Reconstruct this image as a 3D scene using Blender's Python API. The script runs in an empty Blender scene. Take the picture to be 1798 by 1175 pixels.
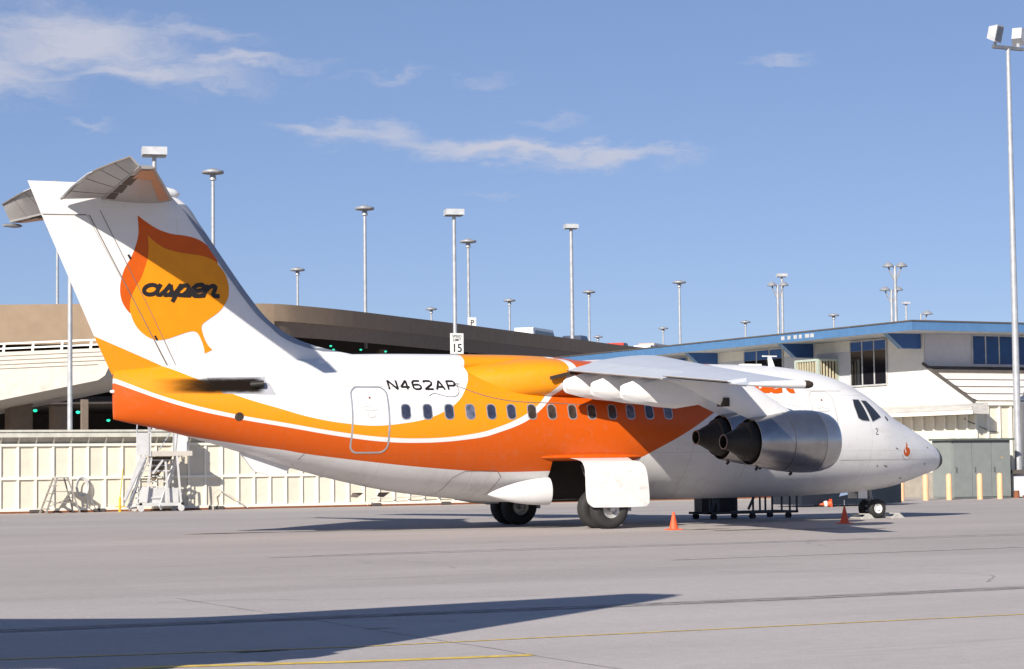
import bpy, math, random
import numpy as np
from mathutils import Vector, Matrix
from mathutils.geometry import delaunay_2d_cdt
random.seed(7)
R = math.radians
scn = bpy.context.scene
col = scn.collection

# ------------------------------------------------------------------ camera
CAM = (-38.5364, -49.0111, 1.6134)
YAW, PITCH, ROLL, FPX = 0.4712, 0.0599, -0.0113, 3789.56
fw = Vector((math.sin(YAW)*math.cos(PITCH), math.cos(YAW)*math.cos(PITCH), math.sin(PITCH)))
rt = Vector((math.cos(YAW), -math.sin(YAW), 0)); up = rt.cross(fw)
c_, s_ = math.cos(ROLL), math.sin(ROLL)
rt, up = c_*rt + s_*up, -s_*rt + c_*up
cd = bpy.data.cameras.new('camera'); cam = bpy.data.objects.new('camera', cd); col.objects.link(cam)
cam.matrix_world = Matrix(((rt.x, up.x, -fw.x, CAM[0]), (rt.y, up.y, -fw.y, CAM[1]), (rt.z, up.z, -fw.z, CAM[2]), (0, 0, 0, 1)))
cd.sensor_width = 36; cd.lens = 36*FPX/1798; cd.clip_start = 0.2; cd.clip_end = 6000
scn.camera = cam

# ------------------------------------------------------------------ sky, sun, exposure
SUN_AZ, SUN_EL = 53.0, 28.5          # azimuth from -Y towards -X
sdir = Vector((-math.sin(R(SUN_AZ))*math.cos(R(SUN_EL)), -math.cos(R(SUN_AZ))*math.cos(R(SUN_EL)), math.sin(R(SUN_EL))))
sl = bpy.data.lights.new('sun', 'SUN'); sl.energy = 4.7; sl.angle = R(0.5); sl.color = (1.0, 0.93, 0.83)
so = bpy.data.objects.new('sun', sl); col.objects.link(so)
so.rotation_euler = sdir.to_track_quat('Z', 'Y').to_euler()
scn.view_settings.view_transform = 'Standard'; scn.view_settings.look = 'None'
scn.view_settings.exposure = 0.62; scn.view_settings.gamma = 1.0; scn.view_settings.use_curve_mapping = False
world = bpy.data.worlds.new('World'); scn.world = world; world.use_nodes = True

class NT:
    """small helper round a node tree"""
    def __init__(s, t): s.t = t
    def n(s, kind, **kw):
        d = s.t.nodes.new(kind)
        for k, v in kw.items(): setattr(d, k, v)
        return d
    def l(s, a, b): s.t.links.new(a, b)
    def put(s, sock, v):
        if hasattr(v, 'is_linked') or hasattr(v, 'links'): s.t.links.new(v, sock)
        else: sock.default_value = v
    def m(s, op, a, b=0.0, c=None, clamp=False):
        d = s.n('ShaderNodeMath', operation=op, use_clamp=clamp)
        s.put(d.inputs[0], a); s.put(d.inputs[1], b)
        if c is not None: s.put(d.inputs[2], c)
        return d.outputs[0]
    def mix(s, f, a, b):
        d = s.n('ShaderNodeMix', data_type='RGBA')
        s.put(d.inputs[0], f); s.put(d.inputs[6], a); s.put(d.inputs[7], b)
        return d.outputs[2]
    def ramp(s, f, a, b):
        d = s.n('ShaderNodeMapRange'); d.interpolation_type = 'SMOOTHSTEP'
        s.put(d.inputs[0], f); d.inputs[1].default_value = a; d.inputs[2].default_value = b
        return d.outputs[0]
    def noise(s, vec, scale, detail=4, rough=0.55):
        d = s.n('ShaderNodeTexNoise'); s.put(d.inputs['Vector'], vec)
        d.inputs['Scale'].default_value = scale; d.inputs['Detail'].default_value = detail; d.inputs['Roughness'].default_value = rough
        return d.outputs[0]
    def scalev(s, vec, v):
        d = s.n('ShaderNodeMapping'); s.put(d.inputs[0], vec); d.inputs['Scale'].default_value = v
        return d.outputs[0]

SKY = 0.056
wt = NT(world.node_tree); world.node_tree.nodes.clear()
sky = wt.n('ShaderNodeTexSky', sky_type='NISHITA'); sky.sun_disc = False
sky.sun_elevation = R(SUN_EL); sky.sun_rotation = R(180 + SUN_AZ)
sky.altitude = 1600; sky.air_density = 0.85; sky.dust_density = 0.8; sky.ozone_density = 3.0
tc = wt.n('ShaderNodeTexCoord'); sp = wt.n('ShaderNodeSeparateXYZ'); wt.l(tc.outputs['Generated'], sp.inputs[0])
azi = wt.m('MULTIPLY', wt.m('ARCTAN2', sp.outputs[0], sp.outputs[1]), 57.2958)
ele = wt.m('MULTIPLY', wt.m('ARCSINE', sp.outputs[2]), 57.2958)
cmb = wt.n('ShaderNodeCombineXYZ'); wt.l(azi, cmb.inputs[0]); wt.l(ele, cmb.inputs[1])
warp = wt.noise(wt.scalev(cmb.outputs[0], (0.5, 1.3, 1)), 0.9, 4, 0.6)
ele_w = wt.m('ADD', ele, wt.m('MULTIPLY', wt.m('SUBTRACT', warp, 0.5), 1.6))
cmb2 = wt.n('ShaderNodeCombineXYZ'); wt.l(azi, cmb2.inputs[0]); wt.l(ele_w, cmb2.inputs[1])
fib = wt.noise(wt.scalev(cmb2.outputs[0], (0.55, 2.0, 1)), 1.0, 8, 0.62)
def cloud(a0, e0, wa, we, tilt, amp):
    da = wt.m('SUBTRACT', azi, a0)
    de = wt.m('SUBTRACT', wt.m('SUBTRACT', ele_w, e0), wt.m('MULTIPLY', da, tilt))
    q = wt.m('ADD', wt.m('POWER', wt.m('DIVIDE', wt.m('ABSOLUTE', da), wa), 2.0), wt.m('POWER', wt.m('DIVIDE', wt.m('ABSOLUTE', de), we), 2.0))
    return wt.m('MULTIPLY', wt.m('POWER', 2.718, wt.m('MULTIPLY', q, -1.0)), amp)
tot = None
for a in [(15.6, 11.1, 3.2, 0.85, -0.06, 1.1), (17.6, 10.3, 3.6, 0.42, -0.03, 0.9), (12.6, 10.2, 3.4, 0.9, 0.0, 1.0), (23.2, 8.75, 2.1, 0.38, -0.08, 0.95),
          (26.8, 8.35, 3.6, 0.36, -0.05, 1.1), (29.8, 8.1, 2.4, 0.34, 0.05, 0.95), (23.7, 10.25, 1.5, 0.22, 0.06, 0.55), (26.5, 10.15, 1.2, 0.16, 0.02, 0.5),
          (28.3, 9.1, 1.1, 0.22, 0.03, 0.6), (34.2, 10.5, 1.2, 0.15, 0.06, 0.6), (15.8, 8.85, 1.0, 0.16, 0.0, 0.5), (26.8, 7.15, 2.4, 0.12, 0.0, 0.4),
          (19.8, 10.65, 2.4, 0.32, -0.02, 0.85), (18.6, 11.35, 2.0, 0.3, -0.05, 0.8), (21.5, 8.9, 1.2, 0.25, -0.05, 0.7), (2, 12, 6, 1.2, 0.0, 0.8), (48, 14, 7, 1.0, 0.02, 0.6), (-60, 16, 20, 3, 0, 0.6), (100, 20, 20, 3, 0, 0.6)]:
    c = cloud(*a); tot = c if tot is None else wt.m('MAXIMUM', tot, c)
cf = wt.m('MULTIPLY', wt.ramp(wt.m('ADD', wt.m('MULTIPLY', tot, 0.62), wt.m('MULTIPLY', fib, 0.75)), 0.47, 1.14), 0.88)
cl = 0.40/SKY
gm = wt.n('ShaderNodeGamma'); wt.l(sky.outputs[0], gm.inputs[0]); gm.inputs[1].default_value = 0.62
tn = wt.n('ShaderNodeMix', data_type='RGBA', blend_type='MULTIPLY'); tn.inputs[0].default_value = 1.0; wt.l(gm.outputs[0], tn.inputs[6]); tn.inputs[7].default_value = (1.72, 1.89, 2.40, 1)
cc = wt.mix(cf, tn.outputs[2], (cl*0.97, cl*0.99, cl*1.15, 1))
bg = wt.n('ShaderNodeBackground'); bg.inputs[1].default_value = SKY; wt.l(cc, bg.inputs[0])
wo = wt.n('ShaderNodeOutputWorld'); wt.l(bg.outputs[0], wo.inputs[0])

# ------------------------------------------------------------------ materials
MATS = {}
def mat(name, rgb, rough=0.6, metal=0.0, var=0.12, scale=3.0, bump=0.0, bscale=30.0, spec=0.5, coat=0.0, stretch=(1, 1, 1), stain=None, rnd=0.0):
    if name in MATS: return MATS[name]
    m = bpy.data.materials.new(name); m.use_nodes = True; MATS[name] = m
    t = NT(m.node_tree); b = m.node_tree.nodes['Principled BSDF']
    tc = t.n('ShaderNodeTexCoord').outputs['Object']; v = t.scalev(tc, stretch)
    if rnd:
        oi0 = t.n('ShaderNodeObjectInfo'); ad = t.n('ShaderNodeVectorMath', operation='ADD'); t.l(tc, ad.inputs[0]); t.l(oi0.outputs['Location'], ad.inputs[1]); tc = ad.outputs[0]; v = t.scalev(tc, stretch)
    f = t.noise(v, scale, 6, 0.6)
    lo = tuple(max(0, c*(1-var)) for c in rgb) + (1,); hi = tuple(min(1, c*(1+var)) for c in rgb) + (1,)
    c = t.mix(t.ramp(f, 0.3, 0.7), lo, hi)
    if stain:
        sf = t.ramp(t.noise(t.scalev(tc, stain[3]), stain[1], 5, 0.65), stain[2], stain[2]+0.22)
        c = t.mix(t.m('MULTIPLY', sf, stain[4]), c, tuple(stain[0]) + (1,))
    if rnd:
        oi = t.n('ShaderNodeObjectInfo'); c = t.mix(t.m('MULTIPLY', oi.outputs['Random'], rnd), c, tuple(q*0.62 for q in rgb)+(1,))
    t.l(c, b.inputs['Base Color'])
    b.inputs['Roughness'].default_value = rough; b.inputs['Metallic'].default_value = metal
    b.inputs['Specular IOR Level'].default_value = spec; b.inputs['Coat Weight'].default_value = coat; b.inputs['Coat Roughness'].default_value = 0.12
    if bump:
        bn = t.n('ShaderNodeBump'); bn.inputs['Strength'].default_value = bump; bn.inputs['Distance'].default_value = 0.02
        t.l(t.noise(v, bscale, 5, 0.6), bn.inputs['Height']); t.l(bn.outputs[0], b.inputs['Normal'])
    return m
def emis(name, rgb, st):
    m = bpy.data.materials.new(name); m.use_nodes = True; b = m.node_tree.nodes['Principled BSDF']
    b.inputs['Base Color'].default_value = tuple(rgb)+(1,); b.inputs['Emission Color'].default_value = tuple(rgb)+(1,); b.inputs['Emission Strength'].default_value = st
    MATS[name] = m; return m

WHITE = (0.70, 0.695, 0.69); YELLOW = (0.74, 0.26, 0.004); ORANGE = (0.56, 0.088, 0.002)
mat('white_paint', WHITE, 0.42, var=0.03, coat=0.08, stain=((0.55, 0.52, 0.47), 2.0, 0.62, (0.5, 1, 1.5), 0.35))
mat('yellow_paint', YELLOW, 0.45, var=0.04, spec=0.3); mat('orange_paint', ORANGE, 0.45, var=0.05, spec=0.3)
mat('black_paint', (0.012, 0.008, 0.007), 0.5); mat('panel_line', (0.16, 0.13, 0.11), 0.7); mat('light_line', (0.45, 0.42, 0.38), 0.7)
mat('silver_trim', (0.50, 0.50, 0.52), 0.35, 0.6); mat('bare_metal', (0.37, 0.36, 0.36), 0.27, 0.95, var=0.10, scale=5, stretch=(1, 1, 1), stain=((0.22, 0.17, 0.12), 1.4, 0.56, (1, 1, 2), 0.5))
mat('cowl_lip', (0.44, 0.44, 0.45), 0.25, 0.92, var=0.05); mat('burnt_metal', (0.020, 0.017, 0.015), 0.55, 0.4, var=0.4)
mat('fin_leading_metal', (0.27, 0.29, 0.34), 0.42, 0.35, var=0.06); mat('cabin_glass', (0.035, 0.04, 0.07), 0.10, var=0.3, scale=9, spec=0.8)
mat('cockpit_glass', (0.02, 0.022, 0.026), 0.04, spec=1.0); mat('tyre', (0.022, 0.021, 0.021), 0.8, var=0.25); mat('rim', (0.55, 0.54, 0.52), 0.4, 0.5)
mat('bay_shade', (0.035, 0.028, 0.022), 0.8); mat('strut_metal', (0.25, 0.25, 0.26), 0.4, 0.6); mat('grey_panel', (0.42, 0.42, 0.45), 0.5, 0.2)
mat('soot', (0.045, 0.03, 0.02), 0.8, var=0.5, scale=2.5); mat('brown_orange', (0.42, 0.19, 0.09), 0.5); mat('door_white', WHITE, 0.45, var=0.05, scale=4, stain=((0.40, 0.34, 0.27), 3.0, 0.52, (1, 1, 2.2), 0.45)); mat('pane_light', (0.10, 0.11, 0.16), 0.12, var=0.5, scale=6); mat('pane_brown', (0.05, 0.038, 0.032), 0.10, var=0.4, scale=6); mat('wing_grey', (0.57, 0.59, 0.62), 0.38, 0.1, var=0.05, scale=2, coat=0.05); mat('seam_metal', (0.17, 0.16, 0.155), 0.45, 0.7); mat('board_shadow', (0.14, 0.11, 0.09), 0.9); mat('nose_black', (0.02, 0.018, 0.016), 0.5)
mat('red_glass', (0.6, 0.05, 0.02), 0.2); mat('tailplane_skin', (0.30, 0.285, 0.27), 0.45, var=0.05, scale=6)
mat('cream', (0.74, 0.685, 0.56), 0.7, var=0.05, rnd=0.35, stain=((0.55, 0.45, 0.32), 2.2, 0.62, (2, 2, 0.5), 0.4)); mat('cream_trim', (0.82, 0.78, 0.67), 0.65, var=0.03)
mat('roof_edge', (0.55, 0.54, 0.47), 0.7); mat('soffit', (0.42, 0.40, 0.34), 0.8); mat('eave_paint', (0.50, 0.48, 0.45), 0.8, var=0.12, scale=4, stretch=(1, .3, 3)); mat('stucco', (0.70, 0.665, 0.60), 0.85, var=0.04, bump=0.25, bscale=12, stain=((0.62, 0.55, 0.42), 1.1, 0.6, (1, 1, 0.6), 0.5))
mat('stucco_grey', (0.50, 0.50, 0.54), 0.85, var=0.04); mat('blue_fascia', (0.075, 0.175, 0.34), 0.5, var=0.06); mat('dark_blue', (0.03, 0.10, 0.30), 0.5, var=0.06)
mat('window_dark', (0.012, 0.012, 0.016), 0.06, spec=0.6); mat('window_blue', (0.008, 0.045, 0.16), 0.12); mat('frame_grey', (0.45, 0.45, 0.45), 0.5)
mat('tar_roof', (0.08, 0.07, 0.065), 0.9); mat('lap_board', (0.70, 0.69, 0.66), 0.7, var=0.05); mat('cabinet', (0.215, 0.235, 0.225), 0.55, var=0.05); mat('cabinet_dark', (0.10, 0.12, 0.11), 0.6)
mat('plinth', (0.30, 0.27, 0.23), 0.9, var=0.1); mat('bollard_paint', (0.78, 0.44, 0.25), 0.6, var=0.06); mat('concrete_light', (0.55, 0.51, 0.45), 0.85, var=0.06, stain=((0.36, 0.30, 0.22), 0.8, 0.57, (1, 1, 1.5), 0.7))
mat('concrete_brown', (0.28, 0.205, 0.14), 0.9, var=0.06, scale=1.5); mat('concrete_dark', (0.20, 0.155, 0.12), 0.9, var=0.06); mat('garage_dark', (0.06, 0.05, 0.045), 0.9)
mat('galvanised', (0.40, 0.41, 0.43), 0.5, 0.3); mat('lamp_head', (0.44, 0.45, 0.47), 0.5); mat('lamp_disc', (0.30, 0.31, 0.33), 0.5, 0.2); mat('sign_white', (0.78, 0.78, 0.74), 0.6)
mat('cone_orange', (0.75, 0.10, 0.03), 0.6); mat('stair_white', (0.58, 0.575, 0.565), 0.5, var=0.08); mat('cart_blue', (0.04, 0.05, 0.07), 0.6, var=0.2); mat('tank_blue', (0.008, 0.013, 0.022), 0.5, var=0.2)
mat('patch_blue', (0.25, 0.33, 0.48), 0.6); mat('yellow_line', (0.62, 0.43, 0.06), 0.8, var=0.25, scale=6, stain=((0.42, 0.37, 0.30), 9.0, 0.5, (1, 1, 1), 0.6)); mat('tar', (0.315, 0.29, 0.28), 0.9, var=0.4, scale=4); mat('ladder_metal', (0.30, 0.28, 0.25), 0.5, 0.2)
mat('yellow_post', (0.75, 0.45, 0.04), 0.6); mat('louvre', (0.48, 0.43, 0.30), 0.7); mat('louvre_frame', (0.40, 0.46, 0.40), 0.7); mat('louvre_dark', (0.05, 0.045, 0.035), 0.8)
mat('floodlight_dark', (0.12, 0.12, 0.13), 0.5); mat('car_white', (0.75, 0.75, 0.75), 0.3, coat=0.5); mat('car_red', (0.5, 0.05, 0.03), 0.3, coat=0.5); mat('car_dark', (0.05, 0.06, 0.09), 0.3, coat=0.5); mat('car_tan', (0.6, 0.45, 0.38), 0.3, coat=0.5); mat('car_glass', (0.03, 0.035, 0.05), 0.08)
mat('chock', (0.42, 0.41, 0.38), 0.6); mat('box_white', (0.62, 0.64, 0.70), 0.6); mat('rust', (0.20, 0.07, 0.03), 0.8); mat('flood_glass', (0.10, 0.13, 0.17), 0.1)
def soot_mat():
    m = bpy.data.materials.new('soot_stain'); m.use_nodes = True; MATS['soot_stain'] = m
    t = NT(m.node_tree); b = m.node_tree.nodes['Principled BSDF']
    tc = t.n('ShaderNodeTexCoord').outputs['Object']; sp = t.n('ShaderNodeSeparateXYZ'); t.l(tc, sp.inputs[0])
    nz = t.noise(t.scalev(tc, (0.8, 1, 3)), 3.0, 5, 0.6)
    fx = t.ramp(t.m('ADD', sp.outputs[0], t.m('MULTIPLY', t.m('SUBTRACT', nz, 0.5), 0.6)), -23.3, -21.7)
    dz = t.m('ABSOLUTE', t.m('SUBTRACT', sp.outputs[2], 3.53))
    fz = t.m('SUBTRACT', 1.0, t.ramp(t.m('ADD', dz, t.m('MULTIPLY', t.m('SUBTRACT', nz, 0.5), 0.08)), 0.10, 0.22))
    fr = t.m('SUBTRACT', 1.0, t.ramp(sp.outputs[0], -20.85, -20.6))
    t.l(t.m('MULTIPLY', t.m('MULTIPLY', fx, fz), t.m('MULTIPLY', fr, 0.96)), b.inputs['Alpha'])
    b.inputs['Base Color'].default_value = (0.010, 0.006, 0.004, 1); b.inputs['Roughness'].default_value = 0.9; b.inputs['Specular IOR Level'].default_value = 0.1
soot_mat()
emis('green_lamp', (0.02, 0.55, 0.33), 1.3)

# livery: colour zones follow curves z(x) along the fuselage
LX0, LX1, LZ = -25.5, 0.5, 6.0
def livery():
    m = bpy.data.materials.new('livery_paint'); m.use_nodes = True; MATS['livery'] = m
    t = NT(m.node_tree); b = m.node_tree.nodes['Principled BSDF']
    tc = t.n('ShaderNodeTexCoord'); sp = t.n('ShaderNodeSeparateXYZ'); t.l(tc.outputs['Object'], sp.inputs[0])
    u = t.m('DIVIDE', t.m('SUBTRACT', sp.outputs[0], LX0), LX1-LX0); z = sp.outputs[2]
    def above(pts):
        d = t.n('ShaderNodeFloatCurve'); cu = d.mapping.curves[0]
        d.mapping.use_clip = True; d.mapping.extend = 'HORIZONTAL'
        P = [((x-LX0)/(LX1-LX0), zz/LZ) for x, zz in pts]
        cu.points[0].location = P[0]; cu.points[1].location = P[-1]
        for q in P[1:-1]: cu.points.new(*q)
        for q in cu.points: q.handle_type = 'AUTO_CLAMPED'
        d.mapping.update(); t.l(u, d.inputs['Value'])
        df = t.m('SUBTRACT', z, t.m('MULTIPLY', d.outputs[0], LZ))
        return t.m('ADD', t.m('MULTIPLY', df, 160.0), 0.5, clamp=True)
    wy = [(-25.5, 5.12), (-24.464, 4.684), (-22.711, 3.94), (-22.1, 3.66), (-21.269, 3.285), (-20.378, 3.0), (-19.46, 2.74), (-18.71, 2.614), (-18.05, 2.562), (-17.316, 2.621), (-16.81, 2.709), (-16.29, 2.897), (-15.89, 3.139), (-15.58, 3.487), (-15.36, 3.838), (-15.27, 4.2), (-15.23, 6.0), (0.5, 6.0)]
    st = [(-25.5, 4.3), (-24.0, 3.705), (-22.70, 3.199), (-21.43, 2.872), (-20.195, 2.645), (-18.72, 2.391), (-17.76, 2.283), (-17.0, 2.251), (-16.256, 2.274), (-15.74, 2.327), (-15.25, 2.407), (-14.96, 2.489), (-14.43, 2.67), (-13.79, 3.009), (-13.37, 3.384), (-13.0, 3.80), (-12.85, 4.2), (-12.8, 6.0), (0.5, 6.0)]
    sb = [(-25.5, 4.19), (-24.0, 3.593), (-22.355, 2.998), (-21.43, 2.779), (-20.185, 2.55), (-18.71, 2.29), (-17.75, 2.175), (-16.99, 2.147), (-16.25, 2.168), (-15.73, 2.216), (-15.25, 2.279), (-14.96, 2.355), (-14.16, 2.628), (-13.70, 2.914), (-13.22, 3.331), (-12.80, 3.80), (-12.62, 4.2), (-12.55, 6.0), (0.5, 6.0)]
    ob = [(-25.5, 2.55), (-22.8, 2.44), (-22.04, 2.32), (-21.34, 2.2), (-20.81, 2.11), (-20.06, 2.0), (-19.69, 1.93), (-17.96, 1.695), (-16.5, 1.539), (-15.1, 1.436), (-14.545, 1.416), (-13.49, 1.425), (-12.6, 1.45), (-11.6, 1.50), (-11.1, 1.62), (-10.265, 1.986), (-9.54, 2.345), (-8.88, 2.723), (-8.0, 3.3), (-7.4, 6.0), (0.5, 6.0)]
    W, Y, O = [tuple(c)+(1,) for c in (WHITE, YELLOW, ORANGE)]
    dirt = t.noise(t.scalev(tc.outputs['Object'], (0.6, 1, 2)), 1.6, 6, 0.62)
    Wb = t.mix(t.m('MULTIPLY', t.ramp(dirt, 0.48, 0.75), 0.35), W, (0.52, 0.49, 0.44, 1))
    c = t.mix(above(ob), Wb, O); c = t.mix(above(sb), c, W); c = t.mix(above(st), c, Y); c = t.mix(above(wy), c, W)
    fine = t.noise(tc.outputs['Object'], 7.0, 5, 0.6)
    c = t.mix(t.m('MULTIPLY', t.ramp(fine, 0.5, 0.8), 0.10), c, (0.35, 0.30, 0.25, 1))
    fr = t.m('ABSOLUTE', t.m('SUBTRACT', t.m('FRACT', t.m('DIVIDE', sp.outputs[0], 2.37)), 0.5)); vl = t.m('LESS_THAN', fr, 0.0026)
    h1 = t.m('LESS_THAN', t.m('ABSOLUTE', t.m('SUBTRACT', z, 3.36)), 0.006); h2 = t.m('LESS_THAN', t.m('ABSOLUTE', t.m('SUBTRACT', z, 1.86)), 0.006)
    c = t.mix(t.m('MULTIPLY', t.m('MAXIMUM', vl, t.m('MAXIMUM', h1, h2)), 0.22), c, (0.10, 0.08, 0.06, 1))
    stk = t.noise(t.scalev(tc.outputs['Object'], (3.2, 1, 0.35)), 1.5, 5, 0.6)
    lw_ = t.n('ShaderNodeMapRange'); t.l(z, lw_.inputs[0]); lw_.inputs[1].default_value = 2.1; lw_.inputs[2].default_value = 0.8
    c = t.mix(t.m('MULTIPLY', t.m('MULTIPLY', t.ramp(stk, 0.5, 0.72), lw_.outputs[0]), 0.22), c, (0.30, 0.24, 0.18, 1))
    # small dark specks of wear
    vz = t.n('ShaderNodeTexVoronoi'); vz.inputs['Scale'].default_value = 1.7; t.l(tc.outputs['Object'], vz.inputs['Vector'])
    c = t.mix(t.m('MULTIPLY', t.m('LESS_THAN', vz.outputs['Distance'], 0.03), 0.55), c, (0.12, 0.09, 0.07, 1))
    t.l(c, b.inputs['Base Color']); b.inputs['Roughness'].default_value = 0.42; b.inputs['Specular IOR Level'].default_value = 0.35; b.inputs['Coat Weight'].default_value = 0.08; b.inputs['Coat Roughness'].default_value = 0.12
    bn = t.n('ShaderNodeBump'); bn.inputs['Strength'].default_value = 0.06; bn.inputs['Distance'].default_value = 0.02
    t.l(t.noise(t.scalev(tc.outputs['Object'], (1, 1, 1)), 1.8, 3), bn.inputs['Height']); t.l(bn.outputs[0], b.inputs['Normal'])
    return m
livery()

# ------------------------------------------------------------------ mesh helpers
class MB:
    def __init__(s): s.v = []; s.f = []; s.mi = []; s.cur = 0
    def add(s, verts, faces):
        o = len(s.v); s.v += [tuple(v) for v in verts]; s.f += [tuple(i+o for i in f) for f in faces]; s.mi += [s.cur]*len(faces); return s
    def box(s, x0, x1, y0, y1, z0, z1):
        return s.add([(x0,y0,z0),(x1,y0,z0),(x1,y1,z0),(x0,y1,z0),(x0,y0,z1),(x1,y0,z1),(x1,y1,z1),(x0,y1,z1)],
                     [(0,3,2,1),(4,5,6,7),(0,1,5,4),(1,2,6,5),(2,3,7,6),(3,0,4,7)])
    def rings(s, rr, cap=True, closed=True):
        n = len(rr[0]); o = len(s.v); fs = []
        for k in range(len(rr)-1):
            for i in range(n if closed else n-1):
                j = (i+1) % n; fs.append((k*n+i, k*n+j, (k+1)*n+j, (k+1)*n+i))
        if cap: fs.append(tuple(range(n-1, -1, -1))); fs.append(tuple((len(rr)-1)*n+i for i in range(n)))
        return s.add([p for r in rr for p in r], fs)
    def tube(s, p0, p1, r0, r1=None, n=10):
        p0 = Vector(p0); p1 = Vector(p1); r1 = r0 if r1 is None else r1
        d = (p1-p0).normalized(); a = d.orthogonal().normalized(); b = d.cross(a)
        ring = lambda p, r: [p + a*(math.cos(2*math.pi*i/n)*r) + b*(math.sin(2*math.pi*i/n)*r) for i in range(n)]
        return s.rings([ring(p0, r0), ring(p1, r1)])
    def path(s, pts, r, n=8):
        for a, b in zip(pts[:-1], pts[1:]): s.tube(a, b, r, r, n)
        return s
    def bar(s, p0, p1, w, h):
        p0 = Vector(p0); p1 = Vector(p1); d = (p1-p0).normalized()
        u = Vector((0, 0, 1)) if abs(d.z) < 0.9 else Vector((0, 1, 0))
        a = d.cross(u).normalized(); b = a.cross(d)
        ring = lambda p: [p+a*(i*w/2)+b*(j*h/2) for i, j in ((-1,-1),(1,-1),(1,1),(-1,1))]
        return s.rings([ring(p0), ring(p1)])
    def lathe(s, prof, c, axis='x', n=40, cap=False):
        rr = []
        for h, r in prof:
            ring = []
            for i in range(n):
                a = 2*math.pi*i/n; u, v = r*math.cos(a), r*math.sin(a)
                ring.append({'x': (c[0]+h, c[1]+u, c[2]+v), 'y': (c[0]+v, c[1]+h, c[2]+u), 'z': (c[0]+u, c[1]+v, c[2]+h)}[axis])
            rr.append(ring)
        return s.rings(rr, cap)
    def prism(s, poly, f, t0, t1):
        """poly: list of 2-tuples; f(u, v, t) -> point"""
        n = len(poly)
        return s.add([f(u, v, t0) for u, v in poly] + [f(u, v, t1) for u, v in poly],
                     [tuple(range(n)), tuple(range(2*n-1, n-1, -1))] + [(i, i+n, (i+1) % n + n, (i+1) % n) for i in range(n)])
    def build(s, name, mats, parent=None, smooth=False, base=None, fix=True):
        me = bpy.data.meshes.new(name)
        base = Vector(base) if base is not None else Vector((0, 0, 0))
        me.from_pydata([tuple(Vector(v)-base) for v in s.v], [], s.f)
        for q in ([mats] if isinstance(mats, str) else mats): me.materials.append(MATS[q])
        me.polygons.foreach_set('material_index', s.mi)
        if fix:
            import bmesh
            bm = bmesh.new(); bm.from_mesh(me); bmesh.ops.recalc_face_normals(bm, faces=bm.faces); bm.to_mesh(me); bm.free()
        me.update()
        if smooth:
            me.polygons.foreach_set('use_smooth', [True]*len(me.polygons))
            me.set_sharp_from_angle(angle=R(smooth if smooth is not True else 40))
        o = bpy.data.objects.new(name, me); col.objects.link(o)
        if parent is not None:
            o.parent = parent; o.location = base - Vector(parent.get('_o', (0, 0, 0)))
        else: o.location = base
        if parent is not None: o['_o'] = tuple(base)
        else: o['_o'] = tuple(base)
        return o
def tag(o, label=None, cat=None, group=None, kind=None):
    if label: o['label'] = label
    if cat: o['category'] = cat
    if group: o['group'] = group
    if kind: o['kind'] = kind
    return o
def thing(name, loc, label, cat, group=None):
    e = bpy.data.objects.new(name, None); col.objects.link(e); e.location = loc; e['_o'] = tuple(loc); e.empty_display_size = 0.3
    return tag(e, label, cat, group)
def dup(src, parent, offs, name=None):
    """copy of a part (shared mesh) moved by offs"""
    o = src.copy(); col.objects.link(o); o.parent = parent; o.location = src.location + Vector(offs); return o
def pchip(x, y, xi):
    x = np.asarray(x, float); y = np.asarray(y, float); h = np.diff(x); d = np.diff(y)/h; m = np.zeros(len(x))
    for i in range(1, len(x)-1):
        if d[i-1]*d[i] > 0:
            w1 = 2*h[i]+h[i-1]; w2 = h[i]+2*h[i-1]; m[i] = (w1+w2)/(w1/d[i-1]+w2/d[i])
    m[0] = d[0]; m[-1] = d[-1]
    xi = min(max(xi, x[0]), x[-1]); k = int(min(max(np.searchsorted(x, xi)-1, 0), len(h)-1)); t = (xi-x[k])/h[k]
    return float((2*t**3-3*t*t+1)*y[k]+(t**3-2*t*t+t)*h[k]*m[k]+(-2*t**3+3*t*t)*y[k+1]+(t**3-t*t)*h[k]*m[k+1])
def inside(p, poly):
    x, y = p; r = False; n = len(poly)
    for i in range(n):
        x0, y0 = poly[i]; x1, y1 = poly[i-1]
        if (y0 > y) != (y1 > y) and x < (x1-x0)*(y-y0)/(y1-y0)+x0: r = not r
    return r
def smooth_poly(pts, n=4, corners=()):
    """closed Catmull-Rom through pts, straight at listed corner indices"""
    out = []; N = len(pts)
    for i in range(N):
        p0, p1, p2, p3 = [np.array(pts[(i+k) % N], float) for k in (-1, 0, 1, 2)]
        if i % N in corners: p0 = p1
        if (i+1) % N in corners: p3 = p2
        for k in range(n):
            t = k/n
            out.append(tuple(0.5*((2*p1)+(-p0+p2)*t+(2*p0-5*p1+4*p2-p3)*t*t+(-p0+3*p1-3*p2+p3)*t**3)))
    return out
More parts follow.
